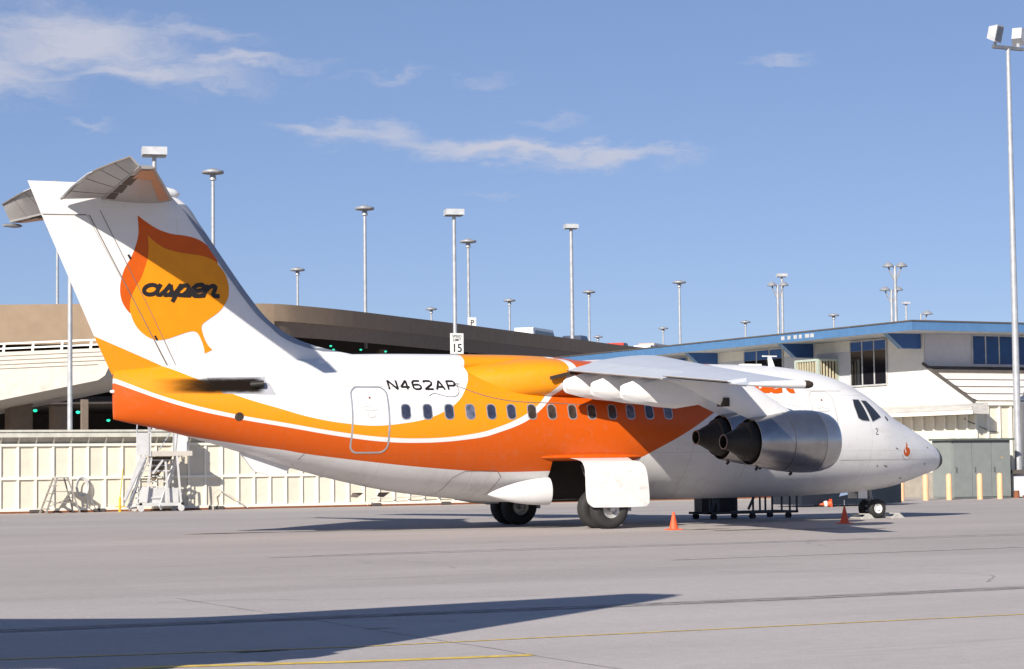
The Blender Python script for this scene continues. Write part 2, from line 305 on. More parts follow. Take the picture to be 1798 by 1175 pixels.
def sheet(mb, poly, f, step=0.15, th=None):
    """triangulated sheet over a 2D polygon mapped by f(u,v,h); th gives it a thickness"""
    us = [p[0] for p in poly]; vs = [p[1] for p in poly]; pts = list(poly)
    u = min(us)+step/2
    while u < max(us):
        v = min(vs)+step/2
        while v < max(vs):
            if inside((u, v), poly) and min((u-a)**2+(v-b)**2 for a, b in poly) > (step*0.3)**2: pts.append((u, v))
            v += step
        u += step
    n = len(poly)
    V, E, F = delaunay_2d_cdt([Vector(p) for p in pts], [], [list(range(n))], 1, 1e-6)[:3]
    mb.add([f(p[0], p[1], 0.0) for p in V], F)
    if th:
        mb.add([f(p[0], p[1], th) for p in V], [tuple(reversed(q)) for q in F])
        mb.add([f(*p, 0.0) for p in poly]+[f(*p, th) for p in poly], [(i, (i+1) % n, (i+1) % n+n, i+n) for i in range(n)])
    return mb
def stroke(mb, pts, w, f, h=0.0, closed=False):
    """flat ribbon of width w along a 2D polyline, mapped by f(u,v,h)"""
    P = [np.array(p, float) for p in pts]; n = len(P); L = []; Rr = []
    for i in range(n):
        a = P[i-1] if (i > 0 or closed) else P[i]; b = P[(i+1) % n] if (i < n-1 or closed) else P[i]
        d = b-a; d = d/(np.linalg.norm(d)+1e-9); nn = np.array([-d[1], d[0]])
        L.append(P[i]+nn*w/2); Rr.append(P[i]-nn*w/2)
    k = n if closed else n-1
    mb.add([f(q[0], q[1], h) for q in L]+[f(q[0], q[1], h) for q in Rr], [(i, (i+1) % n, (i+1) % n+n, i+n) for i in range(k)])
    return mb
def rrect(x0, x1, z0, z1, r, n=6):
    o = []
    for cx, cz, a0 in ((x1-r, z1-r, 0), (x0+r, z1-r, 90), (x0+r, z0+r, 180), (x1-r, z0+r, 270)):
        for i in range(n+1):
            a = R(a0+90*i/n); o.append((cx+r*math.cos(a), cz+r*math.sin(a)))
    return o
def dense(pts, step=0.12, closed=False):
    o = []; N = len(pts)
    for i in range(N if closed else N-1):
        a = np.array(pts[i], float); b = np.array(pts[(i+1) % N], float); k = max(1, int(np.linalg.norm(b-a)/step))
        o += [tuple(a+(b-a)*j/k) for j in range(k)]
    if not closed: o.append(tuple(pts[-1]))
    return o
#@@GROUND
# ------------------------------------------------------------------ ground
def ground_mat(name, rgb, seed):
    m = bpy.data.materials.new(name); m.use_nodes = True; MATS[name] = m
    t = NT(m.node_tree); b = m.node_tree.nodes['Principled BSDF']
    tc = t.n('ShaderNodeTexCoord').outputs['Object']
    mp = t.n('ShaderNodeMapping'); t.l(tc, mp.inputs[0]); mp.inputs['Location'].default_value = (seed, seed*2, 0); v = mp.outputs[0]
    big = t.noise(t.scalev(v, (0.35, 1.0, 1)), 0.22, 5, 0.6); mid = t.noise(t.scalev(v, (0.25, 1, 1)), 1.3, 6, 0.65); fine = t.noise(v, 38, 4, 0.7); grain = t.noise(v, 150, 2, 0.8)
    k = lambda s: tuple(c*s for c in rgb)+(1,)
    c = t.mix(t.ramp(big, 0.3, 0.7), k(0.86), k(1.10)); c = t.mix(t.m('MULTIPLY', t.ramp(mid, 0.45, 0.75), 0.22), c, k(0.78))
    sp1 = t.noise(v, 4.5, 5, 0.7); sp2 = t.noise(t.scalev(v, (1.6, 0.5, 1)), 9.0, 4, 0.7)
    c = t.mix(t.m('MULTIPLY', t.ramp(sp1, 0.42, 0.70), 0.34), c, k(0.74)); c = t.mix(t.m('MULTIPLY', t.ramp(sp2, 0.48, 0.72), 0.34), c, k(1.30))
    pv = t.n('ShaderNodeTexVoronoi'); t.l(t.scalev(v, (0.06, 0.16, 1)), pv.inputs['Vector']); pv.inputs['Scale'].default_value = 1.0
    ps = t.n('ShaderNodeSeparateColor'); t.l(pv.outputs['Color'], ps.inputs[0]); c = t.mix(t.m('MULTIPLY', ps.outputs[0], 0.16), c, k(0.76))
    c = t.mix(t.m('MULTIPLY', t.ramp(fine, 0.35, 0.75), 0.45), c, k(0.60)); c = t.mix(t.m('MULTIPLY', t.ramp(grain, 0.45, 0.75), 0.38), c, k(1.38))
    # oil and rubber stains drawn out along the parking direction
    oil = t.noise(t.scalev(v, (0.10, 0.9, 1)), 0.8, 5, 0.7)
    c = t.mix(t.m('MULTIPLY', t.ramp(oil, 0.58, 0.74), 0.42), c, (rgb[0]*0.50, rgb[1]*0.46, rgb[2]*0.42, 1))
    t.l(c, b.inputs['Base Color']); b.inputs['Roughness'].default_value = 0.88; b.inputs['Specular IOR Level'].default_value = 0.25
    bn = t.n('ShaderNodeBump'); bn.inputs['Strength'].default_value = 0.35; bn.inputs['Distance'].default_value = 0.01
    t.l(fine, bn.inputs['Height']); t.l(bn.outputs[0], b.inputs['Normal'])
ground_mat('apron_far', (0.388, 0.354, 0.338), 3.0); ground_mat('apron_near', (0.436, 0.400, 0.388), 11.0)
tag(MB().box(-2500, 2500, -2500, 2500, -0.5, 0).build('ground', 'apron_far'), kind='structure')
tag(MB().add([(-130, -100, 0.004), (110, -100, 0.004), (110, -22.8, 0.004), (-130, -22.2, 0.004)], [(0, 1, 2, 3)]).build('apron_slab', 'apron_near'), kind='structure')
FL = lambda z: (lambda u, v, h: (u, v, z+h))
g = MB(); stroke(g, [(-60, -30.3), (-34, -30.6), (-31, -31.15), (-29.4, -31.2), (-23, -31.45), (30, -32.0)], 0.06, FL(0.008))
tag(g.build('yellow_marking', 'yellow_line'), kind='structure')
g = MB(); stroke(g, [(-60, -31.6), (-33.07, -32.05), (-31.6, -32.5), (-30.1, -32.78)], 0.16, FL(0.008))
tag(g.build('yellow_marking', 'yellow_line'), kind='structure')
rs = random.Random(3)
g = MB()
for off, w in ((0, 0.10), (0.16, 0.05), (-0.13, 0.04), (0.27, 0.03)):
    pts = [(-40+i*0.35, -27.05-(0.055*i*0.35 if i*0.35 < 16 else 0.88)+(0.02*max(0, i*0.35-16)) + off+rs.uniform(-0.03, 0.03)) for i in range(170)]
    stroke(g, pts, w, FL(0.008))
tag(g.build('tar_seam', 'tar'), kind='structure')
g = MB()
for x in (-30.1,): stroke(g, [(x+rs.uniform(-.015, .015), -60+i*0.8) for i in range(47)], 0.014, FL(0.008))
stroke(g, [(-60+i*0.9, -22.45-0.0055*i+rs.uniform(-.015, .015)) for i in range(110)], 0.02, FL(0.008))
tag(g.build('slab_joint', 'tar'), kind='structure')
g = MB(); rc = random.Random(11)
for k in range(26):
    x, y = rc.uniform(-34, -8), rc.uniform(-33, -8); a = rc.choice((0.0, 0.1, 1.5, -0.3, 2.4)); pts = []
    for i in range(rc.randint(8, 26)):
        pts.append((x, y)); a += rc.uniform(-.35, .35); x += .28*math.cos(a); y += .28*math.sin(a)
    stroke(g, pts, rc.uniform(.008, .02), FL(0.0085+.0002*k))
tag(g.build('hairline_cracks', 'tar'), kind='stuff')
mat('rubber', (0.345, 0.318, 0.305), 0.9, var=0.35, scale=3)
g = MB()
for k, (y0, x0, x1, sl) in enumerate(((-12.4, -24, -4, -.02), (-12.9, -25, -5, -.02), (-18.4, -20, -2, .03))):
    stroke(g, [(x0+(x1-x0)*i/60, y0+sl*(x1-x0)*i/60+.06*math.sin(i*.2+k)) for i in range(61)], .09, FL(0.0135+.0003*k))
tag(g.build('tyre_marks', 'rubber'), kind='stuff')
# reddish oil stain under the wing, with its own ragged outline
mat('oil', (0.11, 0.075, 0.055), 0.7, var=0.4, scale=2.0)
g = MB()
def blob(cx, cy, rx, ry, z):
    n = 26; pts = [(cx+rx*math.cos(2*math.pi*i/n)*rs.uniform(.8, 1.15), cy+ry*math.sin(2*math.pi*i/n)*rs.uniform(.7, 1.2)) for i in range(n)]
    g.add([(a, b, z) for a, b in pts], [tuple(range(n))])
for i, (cx, cy, rx, ry) in enumerate([(-20.6, 1.2, 1.3, 0.16), (-18.5, 1.0, 1.2, 0.13), (-16.9, 0.55, 0.8, 0.1), (-10.6, -6.1, 1.0, 0.13), (-9.2, -6.9, 0.9, 0.10), (-8.0, -7.6, 0.5, 0.08), (-11.0, -5.0, 0.7, 0.12), (-31.9, -31.1, 0.25, 0.05), (-30.0, -29.3, 0.16, 0.03)]):
    blob(cx, cy, rx, ry, 0.009+0.0004*i)
tag(g.build('oil_stains', 'oil'), kind='stuff')

# ------------------------------------------------------------------ low board and batten wall building behind the aircraft
lw = thing('low_building', (0, 36, 0), 'long low cream board and batten building behind the aircraft tail and belly', 'building')
X0, X1, PW = -26.575, 19.0, 0.655
MB().box(X0, X1, 30.06, 44, 0.0, 2.78).build('wall', 'cream', lw)
MB().box(X0, X1, 29.93, 30.06, 0.0, 0.075).build('base_board', 'rust', lw)
for z0, z1, d in ((0.075, 0.17, 29.95), (1.23, 1.33, 29.955), (2.46, 2.57, 29.94)): MB().box(X0, X1, d, 30.06, z0, z1).build('rail', 'cream_trim', lw)
nP = int((X1-X0)/PW)
pa = pb = ba = bb = bc = None
for i in range(nP):
    x = X0+i*PW
    if pa is None:
        pa = MB().box(0.045, PW-0.045, 30.025, 30.06, 0.17, 1.23).build('panel', 'cream', lw, base=(0, 0, 0)); pb = MB().box(0.045, PW-0.045, 30.025, 30.06, 1.33, 2.46).build('panel', 'cream', lw)
        ba = MB().box(-0.042, 0.042, 29.965, 30.06, 0.17, 1.23).build('batten', 'cream_trim', lw); bb = MB().box(-0.042, 0.042, 29.965, 30.06, 1.33, 2.46).build('batten', 'cream_trim', lw)
        bc = MB().add([(-0.03, 29.755, 2.78), (0.03, 29.755, 2.78), (0.03, 29.97, 2.58), (-0.03, 29.97, 2.58), (-0.03, 29.79, 2.70), (0.03, 29.79, 2.70), (0.03, 29.97, 2.52), (-0.03, 29.97, 2.52)], [(0,1,2,3),(7,6,5,4),(0,4,5,1),(1,5,6,2),(2,6,7,3),(3,7,4,0)]).build('bracket', 'cream_trim', lw)
        for q in (pa, pb, ba, bb, bc): q.location.x += x
    else:
        for q in (pa, pb, ba, bb, bc): dup(q, lw, (i*PW, 0, 0))
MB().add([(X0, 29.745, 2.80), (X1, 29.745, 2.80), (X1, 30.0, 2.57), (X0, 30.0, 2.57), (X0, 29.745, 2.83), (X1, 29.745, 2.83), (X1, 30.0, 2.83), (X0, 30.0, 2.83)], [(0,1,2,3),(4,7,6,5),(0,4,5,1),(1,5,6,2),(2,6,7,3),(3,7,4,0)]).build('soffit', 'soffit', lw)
g = MB().box(X0, X1, 29.67, 29.745, 2.79, 3.04); g.box(X0, X1, 29.62, 29.70, 2.985, 3.06); g.build('fascia', 'roof_edge', lw)
MB().box(X0, X1, 29.745, 44.3, 2.835, 3.03).build('roof', 'roof_edge', lw)
for x, w in ((-18.3, .5), (-15.9, .45), (-11.4, .6), (-4.6, .35), (-1.6, .4)): MB().box(x, x+w, 29.9, 29.93, 0.02, 0.13).build('vent', 'tar_roof', lw)

# ------------------------------------------------------------------ terminal with the blue roof
tb = thing('terminal_building', (30, 36, 0), 'white two-level terminal building with a wide blue flat roof behind the nose', 'building')
WX, FY, UY, EX = 19.1, 22.0, 25.3, 48.0
MB().box(WX, EX, FY, 60, 0, 4.0).build('lower_wall', 'cream', tb)
MB().box(WX-0.01, EX, UY, 60, 4.0, 6.98).build('upper_wall', 'stucco', tb)
MB().box(WX+0.05, EX, UY-0.05, UY-0.012, 5.6, 6.98).build('front_wall_panel', 'stucco_grey', tb)
MB().box(WX-0.06, WX-0.01, FY+0.3, 30, 0, 1.05).build('plinth', 'plinth', tb)
MB().box(WX-0.02, WX-0.01, 30, 60, 4.0, 6.5).build('wall_band', 'stucco_grey', tb)
# gable end of the front lean-to and the lap boards of its roof
g = MB(); g.prism([(FY, 3.7), (UY, 3.7), (UY, 5.68), (FY, 3.98)], lambda u, v, t: (t, u, v), WX-0.03, WX+0.12); g.build('gable', 'stucco', tb)
g = MB(); g.prism([(FY-0.12, 3.90), (UY, 5.66), (UY, 5.76), (FY-0.12, 4.0)], lambda u, v, t: (t, u, v), WX-0.1, WX+0.02); g.build('gable_trim', 'tar_roof', tb)
NB = 5
for i in range(NB):
    y0 = UY-(UY-FY)*i/NB; y1 = UY-(UY-FY)*(i+1)/NB; z0 = 5.62-1.62*i/NB; z1 = 5.62-1.62*(i+1)/NB
    g = MB(); g.add([(WX+.13, y0, z0-.06), (EX, y0, z0-.06), (EX, y1-.06, z1+.03), (WX+.13, y1-.06, z1+.03), (WX+.13, y0, z0), (EX, y0, z0), (EX, y1-.06, z1+.085), (WX+.13, y1-.06, z1+.085)], [(0,1,2,3),(7,6,5,4),(0,4,5,1),(1,5,6,2),(2,6,7,3),(3,7,4,0)])
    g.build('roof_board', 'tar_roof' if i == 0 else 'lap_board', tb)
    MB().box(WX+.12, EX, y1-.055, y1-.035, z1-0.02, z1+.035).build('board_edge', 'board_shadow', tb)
MB().box(WX-.02, EX, FY-0.14, FY-0.02, 3.82, 3.98).build('eave_trim', 'cream_trim', tb)
bt = None
for i in range(12):
    if bt is None: bt = MB().box(WX-0.02, WX+0.07, FY-0.09, FY, 0.05, 3.82).build('batten', 'cream_trim', tb)
    else: dup(bt, tb, (i*0.61, 0, 0))
bt2 = None
for i in range(11):
    if bt2 is None: bt2 = MB().box(WX-0.09, WX, FY+0.35, FY+0.44, 1.05, 3.42).build('batten', 'cream_trim', tb)
    else: dup(bt2, tb, (0, i*0.74, 0))
# weathered eave along the side wall
g = MB(); g.prism([(WX-0.85, 3.46), (WX-0.85, 3.76), (WX-0.01, 3.92), (WX-0.01, 3.44)], lambda u, v, t: (u, t, v), FY-0.9, 31.0); g.build('eave', 'eave_paint', tb)
g = MB().box(WX-0.92, WX-0.85, FY-0.95, 31.0, 3.44, 3.60); g.build('gutter', 'cream_trim', tb)
MB().box(WX-0.89, WX-0.85, FY-0.93, 31.0, 3.62, 3.78).build('eave_board', 'eave_paint', tb)
# roof slab with blue fascia
RX, RY = WX-2.3, UY-2.25
MB().box(RX+0.06, EX, RY+0.06, 62, 6.985, 7.28).build('roof', 'frame_grey', tb)
g = MB().box(RX, RX+0.055, RY, 62, 6.97, 7.37); g.box(RX+0.056, EX, RY, RY+0.055, 6.97, 7.37); g.build('fascia', 'blue_fascia', tb)
g = MB().box(RX-0.03, RX-0.002, RY-0.03, 62, 7.335, 7.395); g.box(RX, EX, RY-0.03, RY-0.002, 7.335, 7.395); g.build('roof_edge_trim', 'tar_roof', tb)
MB().box(RX+0.08, EX, RY+0.08, 61.9, 7.285, 7.36).build('roof_membrane', 'tar_roof', tb)
# faded sign lettering on the fascia: painted out blocks
for i, (y, w) in enumerate(((32.6, .2), (32.1, .18), (31.6, .2), (31.2, .16), (30.7, .25), (30.3, .2))):
    MB().box(RX-0.012, RX-0.003, y-w, y+w*.3, 7.08, 7.25).build('sign_remnant', 'frame_grey', tb)
# tapered roof beams; sunlight and shade painted in as pale ends, dark sides
for i, y in enumerate((25.6, 33.6, 41.8, 50.5)):
    g = MB(); g.prism([(WX-0.02, 6.36), (WX-0.02, 6.985), (WX-1.75, 6.985), (WX-0.95, 6.36)], lambda u, v, t: (u, t, v), y-0.16, y+0.16)
    g.build('roof_beam', 'dark_blue', tb)
    g = MB(); g.add([(WX-1.77, y-.17, 6.98), (WX-1.77, y+.17, 6.98), (WX-0.97, y+.17, 6.35), (WX-0.97, y-.17, 6.35)], [(0, 1, 2, 3)]); g.build('beam_lit_end', 'blue_fascia', tb)
def window(x0, y0, y1, z0, z1, n, glass, trans=0.0):
    f = MB()
    f.box(x0-0.06, x0-0.012, y0, y1, z0-0.07, z0); f.box(x0-0.06, x0-0.012, y0, y1, z1, z1+0.07)
    for i in range(n+1):
        y = y0+(y1-y0)*i/n; f.box(x0-0.055, x0-0.012, y-0.035, y+0.035, z0, z1)
    w = f.build('window', 'frame_grey', tb)
    for i in range(n):
        a = y0+(y1-y0)*i/n+0.035; b = y0+(y1-y0)*(i+1)/n-0.035
        MB().box(x0-0.035, x0-0.014, a, b, z0, z1-trans).build('pane', glass, w)
        if trans: MB().box(x0-0.04, x0-0.015, a, b, z1-trans+0.02, z1).build('top_panel', 'dark_blue', w)
window(WX-0.02, 27.85, 30.5, 4.95, 6.88, 3, 'window_dark', 0.42)
window(WX-0.02, 35.9, 39.2, 5.0, 6.9, 3, 'window_dark', 0.45)
window(WX-0.02, 44.5, 48.0, 5.0, 6.9, 3, 'window_dark', 0.45)
fw_ = MB(); fx = (21.68, 22.40, 23.15, 23.9, 24.65, 25.4, 26.15)
for x in fx: fw_.box(x-.03, x+.03, UY-0.09, UY-0.05, 5.72, 6.93)
fw_.box(21.65, 26.18, UY-0.095, UY-0.05, 6.93, 6.98); wf = fw_.build('window', 'frame_grey', tb)
for a, b in zip(fx[:-1], fx[1:]): MB().box(a+.03, b-.03, UY-0.075, UY-0.051, 5.72, 6.93).build('pane', 'window_blue', wf)
g = MB(); g.path([(WX-0.07, 22.6, 3.3), (WX-.07, 22.3, 3.15), (WX-.05, 21.95, 3.05)], .018)
g.path([(WX+.2, FY-.07, 2.95), (WX+.7, FY-.07, 2.75), (WX+1.25, FY-.07, 2.7)], .015); g.build('cable', 'tar_roof', tb)

# rooftop cooling unit
hv = thing('cooling_unit', (18.5, 32.2, 3.06), 'slatted rooftop cooling unit beside the dark windows of the terminal', 'cooling unit')
MB().box(17.98, 19.05, 31.5, 33.2, 3.06, 6.1).build('casing', 'louvre_dark', hv)
g = MB()
for (x, y) in ((17.95, 31.47), (19.05, 31.47), (17.95, 33.2)): g.box(x-.06, x+.06, y-.06, y+.06, 3.06, 6.16)
g.box(17.9, 19.1, 31.42, 33.25, 6.1, 6.2); g.build('frame', 'louvre_frame', hv)
for i in range(6): MB().box(18.08+i*.165, 18.13+i*.165, 31.44, 31.5, 3.2, 6.1).build('slat', 'louvre', hv)
for i in range(8): MB().box(17.92, 17.98, 31.62+i*.2, 31.68+i*.2, 3.2, 6.1).build('slat', 'louvre', hv)

# utility cabinets and bollards
cb = thing('utility_cabinet', (18.3, 21.3, 0), 'grey-green three-door utility cabinet against the terminal wall', 'cabinet')
MB().box(16.82, 19.78, 20.64, 21.93, 0.02, 2.36).build('body', 'cabinet', cb)
MB().box(16.66, 19.9, 20.48, 21.95, 2.36, 2.44).build('top', 'cabinet_dark', cb)
for a, b in ((16.85, 17.77), (17.80, 18.76), (18.79, 19.74)):
    d = MB().box(a, b, 20.60, 20.638, 0.08, 2.30).build('door', 'cabinet', cb)
    MB().box(a+.09, a+.13, 20.56, 20.60, 1.08, 1.28).build('handle', 'cabinet_dark', d)
MB().box(19.28, 19.34, 20.594, 20.599, 1.62, 1.68).build('sticker', 'yellow_post', cb)
MB().box(16.79, 16.82, 20.7, 21.9, 0.08, 2.3).build('side_panel', 'cabinet', cb)
bx = thing('storage_bin', (21.3, 20.6, 0), 'low pale bin with dark lid at the right edge beside the floodlight mast', 'bin')
MB().box(20.18, 22.4, 19.9, 21.0, 0.04, 0.98).build('body', 'box_white', bx); MB().box(20.02, 22.5, 19.8, 21.1, 0.98, 1.14).build('lid', 'tar_roof', bx); MB().box(20.08, 20.17, 19.9, 20.0, 0, 1.0).build('post', 'tar_roof', bx)
rk = thing('debris_pile', (19.9, 20.1, 0), 'small rusty fitting on the ground between last bollard and pale bin', 'debris')
g = MB(); g.tube((19.7, 20.2, 0), (19.7, 20.2, .3), .13, .11); g.build('can', 'rust', rk); g = MB(); g.bar((19.85, 20.0, .06), (20.2, 19.8, .08), .14, .1); g.build('scrap', 'rust', rk)
BOLL = [((12.9, 20.0), 'mostly hidden behind the nose wheel strut'), ((13.3, 19.4), 'directly below the fuselage nose'), ((14.4, 19.3), 'just right of the nose underside'), ((15.55, 19.3), 'in front of the cabinet corner'), ((17.0, 19.2), 'in front of the middle cabinet door'), ((18.05, 19.25), 'nearest the pale bin at the right')]
b0 = None
for (x, y), d in BOLL:
    g = MB(); g.lathe([(0, 0.115), (0.93, 0.115), (0.99, 0.10), (1.03, 0.06), (1.045, 0.0)], (0, 0, 0), 'z', 18)
    if b0 is None: b0 = g.build('bollard', 'bollard_paint', smooth=True); o = b0
    else: o = b0.copy(); col.objects.link(o)
    o.location = (x, y, 0); tag(o, 'orange-yellow bollard ' + d, 'bollard', 'bollards in front of the terminal')

# floodlight mast
fm = thing('floodlight_mast', (20.8, 21.35, 0), 'tall grey floodlight mast with two lamps at the right edge', 'mast')
g = MB(); g.tube((20.8, 21.35, 0), (20.8, 21.35, 18.75), .165, .085, 16); g.build('pole', 'galvanised', fm, smooth=True)
MB().box(20.0, 21.6, 21.28, 21.42, 18.72, 18.86).build('crossarm', 'strut_metal', fm)
def flood(x, tilt, yaw):
    M = Matrix.Translation((x, 21.35, 19.35)) @ Matrix.Rotation(yaw, 4, 'Z') @ Matrix.Rotation(tilt, 4, 'X')
    g = MB(); pts = [(-.27, -.22, -.36), (.27, -.22, -.36), (.27, -.22, .36), (-.27, -.22, .36), (-.2, .22, -.25), (.2, .22, -.25), (.2, .22, .25), (-.2, .22, .25)]
    g.add([M @ Vector(p) for p in pts], [(0,3,2,1),(4,5,6,7),(0,1,5,4),(1,2,6,5),(2,3,7,6),(3,0,4,7)]); f = g.build('floodlight', 'lamp_head', fm)
    g = MB(); g.add([M @ Vector(p) for p in [(-.22, -.235, -.3), (.22, -.235, -.3), (.22, -.235, .3), (-.22, -.235, .3)]], [(0, 1, 2, 3)]); g.build('lens', 'flood_glass', f)
    g = MB(); g.bar((x, 21.35, 18.86), (x, 21.35, 19.15), .09, .09); g.build('bracket', 'lamp_head', f)
flood(20.12, 0.25, 0.35); flood(21.35, 0.35, 2.2)
# ------------------------------------------------------------------ parking structure
GX, GY = math.sin(YAW), math.cos(YAW)      # direction from the apron towards the parking structure
pd = thing('parking_structure', (20, 90, 0), 'long curved brown concrete parking deck behind the aircraft', 'parking deck')
path0 = [(-90, 109.1, 10.6), (-40, 83.7, 10.6), (-10.05, 68.5, 10.62), (-4.5, 65.7, 10.6), (1.05, 63.0, 10.56), (3.7, 62.75, 10.58), (6.1, 63.8, 10.57), (9.9, 66.3, 10.57), (15.7, 71.2, 10.61), (20.8, 75.3, 10.62), (28.1, 81.7, 10.66), (36.8, 89.6, 10.75), (47.5, 99.9, 10.92), (66, 116.4, 11.3), (90, 138, 11.8)]
def catmull(P, n):
    out = []
    for i in range(len(P)-1):
        p0 = np.array(P[max(i-1, 0)]); p1 = np.array(P[i]); p2 = np.array(P[i+1]); p3 = np.array(P[min(i+2, len(P)-1)])
        for k in range(n):
            t = k/n; out.append(tuple(0.5*((2*p1)+(-p0+p2)*t+(2*p0-5*p1+4*p2-p3)*t*t+(-p0+3*p1-3*p2+p3)*t**3)))
    out.append(tuple(P[-1])); return out
def sh(p, d, z=None): return (p[0]+GX*d, p[1]+GY*d, p[2] if z is None else z)
for i in range(len(path0)-1):
    seg = catmull(path0, 4)[i*4:i*4+5]
    g = MB(); dp = 2.2 if i < 5 else .95
    rr = [[sh(p, 0), sh(p, .22), sh(p, .22, p[2]-dp), sh(p, 0, p[2]-dp)] for p in seg]; g.rings(rr)
    g.build('parapet_panel', 'concrete_brown', pd, smooth=25)
    if i < 5: continue
    g = MB(); rr = [[sh(p, .10, p[2]-0.95), sh(p, .55, p[2]-0.95), sh(p, .8, p[2]-1.75), sh(p, .55, p[2]-1.75)] for p in seg]; g.rings(rr)
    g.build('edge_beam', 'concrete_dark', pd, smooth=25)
full = catmull(path0, 4)
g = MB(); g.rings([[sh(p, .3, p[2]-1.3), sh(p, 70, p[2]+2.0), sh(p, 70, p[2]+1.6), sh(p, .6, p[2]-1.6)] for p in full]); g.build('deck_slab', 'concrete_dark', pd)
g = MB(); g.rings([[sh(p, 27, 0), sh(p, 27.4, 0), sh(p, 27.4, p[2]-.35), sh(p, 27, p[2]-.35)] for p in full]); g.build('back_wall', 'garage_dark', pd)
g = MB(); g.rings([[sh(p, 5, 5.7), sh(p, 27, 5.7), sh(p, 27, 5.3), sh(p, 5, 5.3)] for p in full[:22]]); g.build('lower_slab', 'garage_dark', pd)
cols = [(-12.0, 56.6, 1.1, 5.4), (-5.8, 66.9, .34, 5.4), (16.6, 77.6, .5, 9.0), (26, 90, .5, 9.0), (-18, 75, .6, 9.0), (4, 72, .5, 9.0)]
for x, y, w, h in cols: MB().box(x-w/2, x+w/2, y-w/2, y+w/2, 0, h).build('column', 'concrete_dark', pd)
# concrete access ramp in front of it
rp = thing('access_ramp', (-14, 55, 0), 'pale concrete access ramp with white railing at the left edge', 'ramp')
QX, QY = -10.13, 48.57
def RP(a, b, z): return (QX+a*GY+b*GX, QY-a*GX+b*GY, z)
poly = [(-24, 6.4), (-4.75, 7.05), (-0.05, 7.19), (.2, 7.08), (.33, 6.75), (.30, 6.3), (.12, 5.92), (-.2, 5.70), (-4.75, 4.82), (-24, 1.1)]
g = MB(); g.prism(poly, lambda u, v, t: RP(u, t, v), 0, 9.0); g.build('deck', 'concrete_light', rp)
for k in range(4):
    g = MB(); dz = -.17-.2*k; g.bar(RP(-24, -.012, 6.4+dz), RP(.25 if k < 3 else -.2, -.012, 7.2+dz), .03, .022); g.build('groove', 'concrete_dark', rp)
for b in (.25, 8.6):
    for dz in (.17, .40):
        g = MB(); g.bar(RP(-24, b, 6.42+dz), RP(-.2, b, 7.2+dz), .06, .075); g.build('rail', 'sign_white', rp)
    for i in range(14):
        a = -.6-i*1.35-(.5 if b > 1 else 0); z = 7.18+a*.0325
        g = MB(); g.bar(RP(a, b, z-.05), RP(a+.05, b, z+.44), .09, .12); g.build('rail_post', 'sign_white', rp)
g = MB()
for a in (-3.3, -9, -15): MB().tube(RP(a, 6, 0), RP(a, 6, 5.2+a*.16), .45, .45, 12).build('pier', 'concrete_dark', rp)
for i, ((x, y, z), d) in enumerate([((-9.77, 62.05, 4.66), 'under the ramp, nearest the left edge'), ((-7.24, 63.0, 4.6), 'just right of the white pole'), ((-2.66, 73.0, 4.4), 'deep inside the garage left of the tail cone'),
                                    ((10.65, 71.6, 8.83), 'upper left one above the dorsal fillet'), ((11.57, 73.4, 8.72), 'lower one above the dorsal fillet'), ((13.84, 74.5, 8.80), 'second from right under the deck'), ((16.0, 75.6, 8.78), 'rightmost under the deck')]):
    r = .12 if z < 6 else .085
    g = MB(); g.lathe([(-r*.7, 0), (-r*.6, r*.6), (0, r), (r*.4, r*.8), (r*.6, 0)], (x, y, z), 'z', 14)
    o = g.build('garage_lamp', 'green_lamp', smooth=True, base=(x, y, z)); tag(o, 'glowing green garage lamp ' + d, 'lamp', 'green lamps in the dark garage')

# ------------------------------------------------------------------ lamp posts
def lamp_post(x, y, z0, z1, kind, label, r=0.11, hs=1.0, sign=None):
    t = thing('lamp_post', (x, y, z0), label, 'lamp post', 'lamp posts of the car park')
    g = MB(); g.tube((x, y, z0), (x, y, z1), r, r*.8, 10); p = g.build('pole', 'galvanised', t, smooth=True)
    if kind == 'box':
        a = Matrix.Translation((x, y, z1)) @ Matrix.Rotation(-0.25, 4, 'Z')
        g = MB(); w, d, h = .50*hs, .42*hs, .17*hs
        g.add([a @ Vector(q) for q in [(-w,-d,.02),(w,-d,.02),(w,d,.02),(-w,d,.02),(-w,-d,2*h),(w,-d,2*h),(w,d,2*h),(-w,d,2*h)]], [(0,3,2,1),(4,5,6,7),(0,1,5,4),(1,2,6,5),(2,3,7,6),(3,0,4,7)])
        hd = g.build('lamp_head', 'lamp_head', t)
        g = MB(); w *= .9; d *= .9
        g.add([a @ Vector(q) for q in [(-w,-d,-.01),(w,-d,-.01),(w,d,-.01),(-w,d,-.01)]], [(3, 2, 1, 0)]); g.build('lens', 'lamp_disc', hd)
    elif kind == 'disc':
        g = MB(); q = .64*hs
        g.lathe([(-.02, 0), (-.03, q*.5), (.02, q*.96), (.08, q), (.17, q*.95), (.22, q*.55), (.30, q*.3), (.34, 0)], (x, y, z1), 'z', 22)
        g.build('lamp_head', 'lamp_disc', t, smooth=30)
        g = MB(); g.tube((x, y, z1-.35), (x, y, z1+.02), r*1.7, r*1.2, 10); g.build('collar', 'galvanised', t, smooth=True)
    else:
        for sx in ((-1, 1) if kind == 'twin' else (1,)):
            ox = sx*.42*hs*GY; oy = -sx*.42*hs*GX
            g = MB(); g.bar((x, y, z1-1.0), (x+ox, y+oy, z1-.05), .07, .07); g.build('arm', 'galvanised', t)
            g = MB(); q = .36*hs; g.lathe([(-.04, 0), (-.05, q), (.0, q), (.16, q*.55), (.22, q*.2), (.24, 0)], (x+ox, y+oy, z1), 'z', 16); g.build('lamp_head', 'lamp_disc', t, smooth=30)
    return t
lamp_post(-11.79, 35.44, 3.04, 14.3, 'box', 'lamp post with boxy head showing just above the tail fin', hs=1.0)
